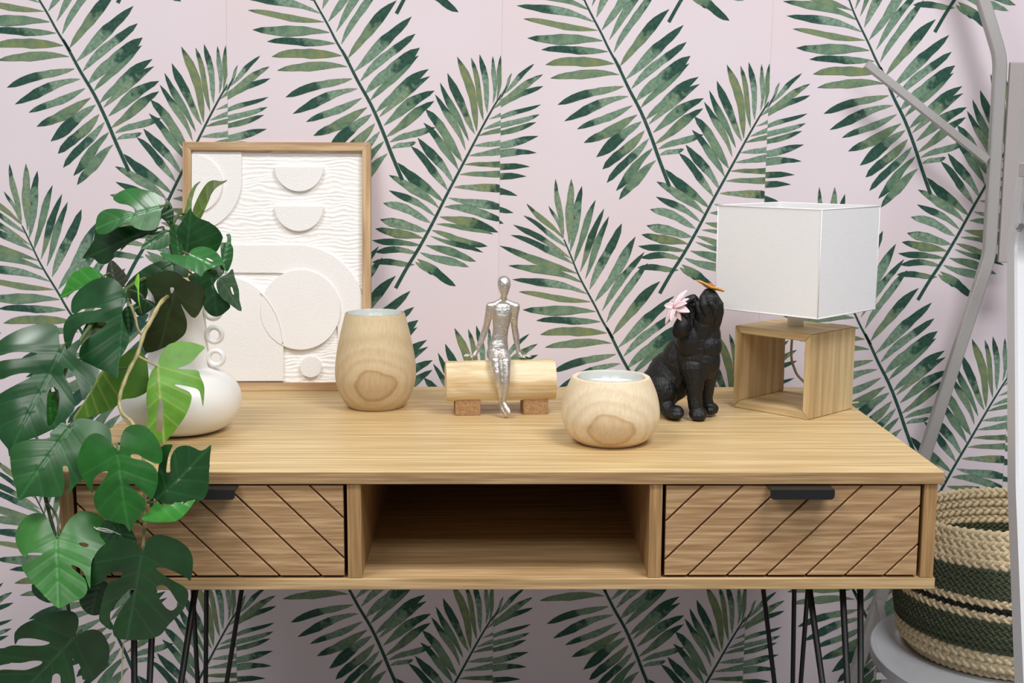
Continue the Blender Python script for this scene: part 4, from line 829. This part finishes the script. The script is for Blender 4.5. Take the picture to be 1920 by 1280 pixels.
# head thrown back: throat, skull, brow, muzzle with hanging lips
G_ += [('c', [(D(515, 600, .022), .0330), (D(530, 500, .020), .0310), (D(560, 420, .014), .0270), (D(590, 370, .010), .0215)])]
G_ += [('e', D(465, 350, .020), (.0215, .022, .0270)), ('e', D(445, 285, .016), (.0165, .018, .0190)), ('c', [(D(425, 222, .004), .0068), (D(470, 205, .006), .0072), (D(495, 215, .010), .0060)]), ('c', [(D(400, 250, .002), .0080), (D(395, 330, .004), .0100), (D(420, 420, .004), .0110)])]
G_ += [('c', [(D(575, 350, .002), .0190), (D(605, 280, -.002), .0185), (D(598, 222, -.004), .0165), (D(590, 190, -.006), .0120)]), ('e', D(584, 160, -.008), (.0085, .0075, .0062))]
G_ += [('c', [(D(540, 205, -.010), .0062), (D(545, 270, -.014), .0070), (D(570, 330, -.014), .0066), (D(580, 375, -.010), .0055)]),
       ('c', [(D(640, 205, -.010), .0066), (D(672, 262, -.010), .0080), (D(680, 320, -.006), .0082), (D(672, 385, .000), .0080), (D(655, 440, .004), .0090)]),
       ('c', [(D(600, 260, -.020), .0052), (D(635, 300, -.020), .0050), (D(640, 345, -.016), .0045)])]
G_ += [('c', [(D(500, 255, -.003), .0060), (D(520, 320, -.007), .0064), (D(545, 380, -.006), .0056)])]
G_ += [('e', D(605, 520, .012), (.0215, .020, .030)), ('e', D(600, 600, .010), (.0240, .022, .026)), ('e', D(460, 560, .004), (.0240, .016, .030))]
for cx, cy, y, n in ((335, 1175, -.004, 3), (662, 1138, .030, 2)):       # toes
    for k in range(n): G_ += [('e', D(cx-22+24*k, cy+10, y-.010), (.0058, .0075, .0068))]
db = blob('dog_body', G_, .0010, M['dog_black'], dog, 2)
nrm = [v.normal.copy() for v in db.data.vertices]
for v, nv_ in zip(db.data.vertices, nrm):                                  # combed fur tufts, finer on the face and paws
    p = v.co; amp = .00055 if .03 < p.z < .135 else .0003
    w = noise.noise(Vector((p.x*260+2*noise.noise(p*60), p.y*260, p.z*85+3*noise.noise(p*45))))+.6*noise.noise(Vector((p.x*420, p.y*420, p.z*150)))
    v.co = p+nv_*amp*w
db.data.update()
bm = bmesh.new(); bmesh.ops.create_uvsphere(bm, u_segments=12, v_segments=8, radius=.0034, matrix=Matrix.Translation(D(468, 262, -.0035))); link('eye', bm_mesh(bm, 'eye'), M['dog_black'], dog, True)
# near ear
bm = bmesh.new(); ear = [D(zx, zy, -.010)for zx, zy in ((375, 340), (330, 365), (292, 430), (282, 480), (300, 525), (340, 535), (395, 515), (440, 485), (448, 455), (420, 405))]
add_prism(bm, [(p[0], p[2]) for p in catmull([Vector(e) for e in ear], 3, True)], -.021, -.013)
bmesh.ops.bevel(bm, geom=[e for e in bm.edges if abs(e.verts[0].co.y-e.verts[1].co.y) < 1e-6], offset=.0022, segments=2, affect='EDGES')
add_tube(bm, [Vector(D(zx, zy, -.0205)) for zx, zy in ((368, 338), (395, 368), (425, 410), (446, 448), (444, 478), (400, 508))], .0011, 7)
er = link('ear', bm_mesh(bm, 'ear'), M['dog_black'], dog, True); er['label'] = 'floppy black ear'
def petal_mesh(name, L, W_, T, cup, mat):
    V, F = [], []; n = 9; k = 6
    for j in range(n+1):
        t = j/n; w = W_*(sin(pi*min(.97, t*.9+.08))**.8)
        for i in range(k+1):
            s = i/k*2-1
            V.append((s*w, L*t, cup*(t*t)*L+abs(s)*w*.25))
    for j in range(n):
        for i in range(k): a = j*(k+1)+i; F.append((a, a+1, a+k+2, a+k+1))
    m = mesh_of(name, V, F); m.materials.append(mat); return m
fl = empty('pink_flower'); fl.parent = dog; fl.location = D(308, 292, -.022); fl.rotation_euler = (radians(58), radians(-22), radians(-48))
pm = petal_mesh('petal', .0285, .0058, .001, -.28, M['pink_petal'])
for i in range(11):
    p = link('petal', pm, None, fl, True); p.rotation_euler = (radians(-8+(i % 3)*14), 0, 2*pi*i/11+.2*(i % 2)); s = (.85, 1.1, .95)[i % 3]; p.scale = (s, s, s); p.location = (0, 0, .0004*i)
    sd = p.modifiers.new('thick', 'SOLIDIFY'); sd.thickness = .0012
bm = bmesh.new(); bmesh.ops.create_uvsphere(bm, u_segments=14, v_segments=8, radius=.0052, matrix=Matrix.Diagonal((1, 1, .7, 1))); h = link('flower_heart', bm_mesh(bm, 'flower_heart'), M['pink_heart'], fl, True); h.location = (0, 0, .002)
of = empty('orange_flower'); of.parent = dog; of.location = D(604, 112, .000); of.rotation_euler = (radians(3), radians(21), radians(10))
pm2 = petal_mesh('orange_petal', .0235, .0115, .001, .10, M['orange'])
for i in range(5):
    p = link('petal', pm2, None, of, True); p.rotation_euler = (0, 0, 2*pi*i/5+.35); p.location = (0, 0, .0006*(i % 2))
    sd = p.modifiers.new('thick', 'SOLIDIFY'); sd.thickness = .0022
bm = bmesh.new(); bmesh.ops.create_uvsphere(bm, u_segments=14, v_segments=8, radius=.0062, matrix=Matrix.Diagonal((1, 1, .65, 1))); h = link('flower_heart', bm_mesh(bm, 'flower_heart'), M['orange_d'], of, True); h.location = (0, 0, .0025)

# ------------------------------------------------------------------ table lamp
lamp = tag(empty('table_lamp', (.494, .430, .76), radians(-46)), 'table lamp with a white square linen shade on an open wooden cube base', 'lamp')
bw, bd, bh, bt = .148, .134, .139, .0125
def lamp_board(poly, mat):
    bm = bmesh.new(); add_prism(bm, poly, -bd/2, bd/2); bmesh.ops.bevel(bm, geom=list(bm.edges), offset=.0012, segments=2, affect='EDGES')
    link('base_board', bm_mesh(bm, 'base_board'), mat, lamp)
lamp_board([(-bw/2, 0), (bw/2, 0), (bw/2-bt, bt), (-bw/2+bt, bt)], M['lamp_wood'])
lamp_board([(-bw/2, bh), (-bw/2+bt, bh-bt), (bw/2-bt, bh-bt), (bw/2, bh)], M['lamp_wood'])
lamp_board([(-bw/2, 0), (-bw/2+bt, bt), (-bw/2+bt, bh-bt), (-bw/2, bh)], M['lamp_wood_v'])
lamp_board([(bw/2, 0), (bw/2, bh), (bw/2-bt, bh-bt), (bw/2-bt, bt)], M['lamp_wood_v'])
bm = bmesh.new(); add_lathe(bm, [(0, bh), (.0135, bh), (.0135, bh+.03), (.0125, bh+.045), (.0, bh+.045)], 28); link('socket', bm_mesh(bm, 'socket'), M['wax'], lamp, True)
# shade: four linen walls with rolled hems and an inner wire spider
sw, sd_, z0, z1 = .1926, .180, .170, .339; t = .0016
sh = empty('shade'); sh.parent = lamp; sh.rotation_euler = (0, 0, radians(1)); sh.location = (.006, -.012, 0)
bm = bmesh.new()
for (x0, x1, y0, y1) in ((-sw/2, sw/2, -sd_/2, -sd_/2+t), (-sw/2, sw/2, sd_/2-t, sd_/2), (-sw/2, -sw/2+t, -sd_/2+t, sd_/2-t), (sw/2-t, sw/2, -sd_/2+t, sd_/2-t)): add_box(bm, x0, x1, y0, y1, z0, z1)
link('shade_walls', bm_mesh(bm, 'shade_walls'), M['linen'], sh)
for z in (z0, z1):
    tube('hem', [(-sw/2, -sd_/2, z), (sw/2, -sd_/2, z), (sw/2, sd_/2, z), (-sw/2, sd_/2, z), (-sw/2, -sd_/2, z)], .0011, M['linen'], sh, 6)
for sx in (-1, 1):
    for sy in (-1, 1): tube('corner_seam', [(sx*sw/2, sy*sd_/2, z0), (sx*sw/2, sy*sd_/2, z1)], .0008, M['linen'], sh, 6)
bm = bmesh.new(); add_tube(bm, [(-sw/2+.002, 0, z0+.02), (sw/2-.002, 0, z0+.02)], .0014, 6); add_tube(bm, [(0, -sd_/2+.002, z0+.02), (0, sd_/2-.002, z0+.02)], .0014, 6); link('spider', bm_mesh(bm, 'spider'), M['chrome'], sh)
tube('cord', [(-.044, .064, .134), (-.0505, .0715, .122), (-.0522, .072, .098), (-.0526, .072, .085), (-.0513, .072, .0683), (-.0463, .072, .0554), (-.039, .072, .0428), (-.027, .072, .0334), (-.008, .074, .018), (.018, .076, .006), (.045, .085, .0025), (.06, .11, .0025)], .0022, M['cord'], lamp, 8, sub=4)

# ------------------------------------------------------------------ round-tray display stand (right edge)
stand = tag(empty('display_stand', (.889, .305, 0)), 'grey metal display stand with bent tube legs and round tray, at the right', 'stand')
SL = Vector(stand.location)
def st_tube(name, pts, r, mat=M['grey_metal'], sub=0): return tube(name, [Vector(p)-SL for p in pts], r, mat, stand, 8, False, True)
def bend(pts, r=.03):
    out = [Vector(pts[0])]
    for a, b, c in zip(pts, pts[1:], pts[2:]):
        a, b, c = Vector(a), Vector(b), Vector(c); p, q = b+(a-b).normalized()*r, b+(c-b).normalized()*r
        for k in range(6): t_ = k/5; out.append(p.lerp(b, t_).lerp(b.lerp(q, t_), t_))
    out.append(Vector(pts[-1])); return out
st_tube('rear_leg', bend([(.775, .650, 1.66), (.857, .645, 1.452), (.893, .642, 1.352), (.893, .640, 1.00), (.795, .640, .632), (.7279, .640, .366), (.6281, .640, .0)], .022), .0105)
st_tube('front_leg', bend([(.915, .36, 1.65), (.860, .335, 1.41), (.8222, .310, 1.3225), (.8206, .300, 1.1665), (.8110, .300, 1.035), (.7325, .05, .719), (.696, -.10, .5006), (.613, -.44, .0)], .022), .0165, M['light_metal'])
st_tube('brace_bar', [(.6536, .64, 1.340), (.8783, .64, 1.172)], .0072)
bm = bmesh.new(); add_box(bm, .9075-SL.x, .950-SL.x, .630-SL.y, .640-SL.y, .988, 1.345, .002); link('side_plate', bm_mesh(bm, 'side_plate'), M['grey_panel'], stand)
bm = bmesh.new(); add_box(bm, .790-SL.x, 1.1-SL.x, .20-SL.y, .278-SL.y, 1.150, 1.172, .002); link('upper_shelf', bm_mesh(bm, 'upper_shelf'), M['grey_panel'], stand)
bm = bmesh.new(); add_lathe(bm, [(0, .352), (.262, .352), (.268, .350), (.271, .353), (.271, .370), (.269, .3715), (.266, .3715), (.262, .3695), (0, .3695)], 96); link('round_tray', bm_mesh(bm, 'round_tray'), M['tray_metal'], stand, False)
for z, y, x in ((1.0745, .2805, .8000),):
    bm = bmesh.new(); bmesh.ops.create_cone(bm, cap_ends=True, segments=20, radius1=.0068, radius2=.0050, depth=.006, matrix=Matrix.Translation((x-SL.x, y-SL.y, z)) @ Matrix.Rotation(radians(90), 4, 'X')); link('bolt', bm_mesh(bm, 'bolt'), M['chrome'], stand)
bm = bmesh.new(); add_box(bm, .655-SL.x, .668-SL.x, .375-SL.y, .39-SL.y, .315, .352, .002); add_box(bm, .640-SL.x, .668-SL.x, .375-SL.y, .39-SL.y, .30, .316, .002); link('bracket', bm_mesh(bm, 'bracket'), M['chrome'], stand)
st_tube('tray_arm', [(.664, .383, .345), (.722, .64, .345)], .006)

# ------------------------------------------------------------------ braided basket
basket = tag(empty('basket', (.842, .352, .3715)), 'round braided jute basket with natural and dark green stripes on the grey tray', 'basket')
def braid_ring(name, R, h, mat, pitch):
    n = int(2*pi*R/pitch); VL, FL = [], []
    for i in range(n):
        for lane in (0, 1):
            a = 2*pi*(i+.5*lane)/n; tl = radians(38) if lane else radians(-38)
            Mx = Matrix.Rotation(a, 4, 'Z') @ Matrix.Translation((R+random.uniform(-.0006, .0006), 0, (h*.235 if lane else -h*.235))) @ Matrix.Rotation(tl, 4, 'X') @ Matrix.Diagonal((.0052, pitch*.72, h*.30, 1))
            put_sphere(VL, FL, 8, 6, Mx)
    s0 = len(VL); prof = [(R-.0025, -h/2), (R+.0025, -h/2), (R+.0025, h/2), (R-.0025, h/2)]      # core cord the strands wrap
    for i in range(72): VL.extend(Vector((r*cos(2*pi*i/72), r*sin(2*pi*i/72), z_)) for r, z_ in prof)
    for i in range(72):
        for k in range(4): p, q = s0+4*i, s0+4*((i+1) % 72); FL.append((p+k, q+k, q+(k+1) % 4, p+(k+1) % 4))
    m = mesh_of(name, VL, FL); m.materials.append(mat); return m
rows = [('jute', .0150)]*3+[('jute_green', .0095)]*5+[('jute', .0120), ('jute_black', .0085), ('jute', .0120)]+[('jute_green', .0092)]*5+[('jute', .0155)]*4
cache = {}; z = .004
for i, (mt, h) in enumerate(rows):
    z += h/2; f = z/.222
    R = .158+.018*min(1, f*3.2)-.012*max(0, f-.6)/.4
    if i == 0: R = .150
    key = (mt, h)
    if key not in cache: cache[key] = braid_ring('braid_'+mt, .17, h, M[mt], .0135 if mt == 'jute' else .0100)
    o = link('braid_row', cache[key], None, basket, True); o.scale = (R/.17, R/.17, 1.0)
    o.location = (.012*sin(f*2.2)-.006, 0, z-.002); o.rotation_euler = (0, radians(4.5*f), radians(7*i)); z += h/2
bm = bmesh.new(); add_lathe(bm, [(0, .0), (.150, .0), (.156, .006), (.0, .008)], 48); link('basket_floor', bm_mesh(bm, 'basket_floor'), M['jute'], basket)
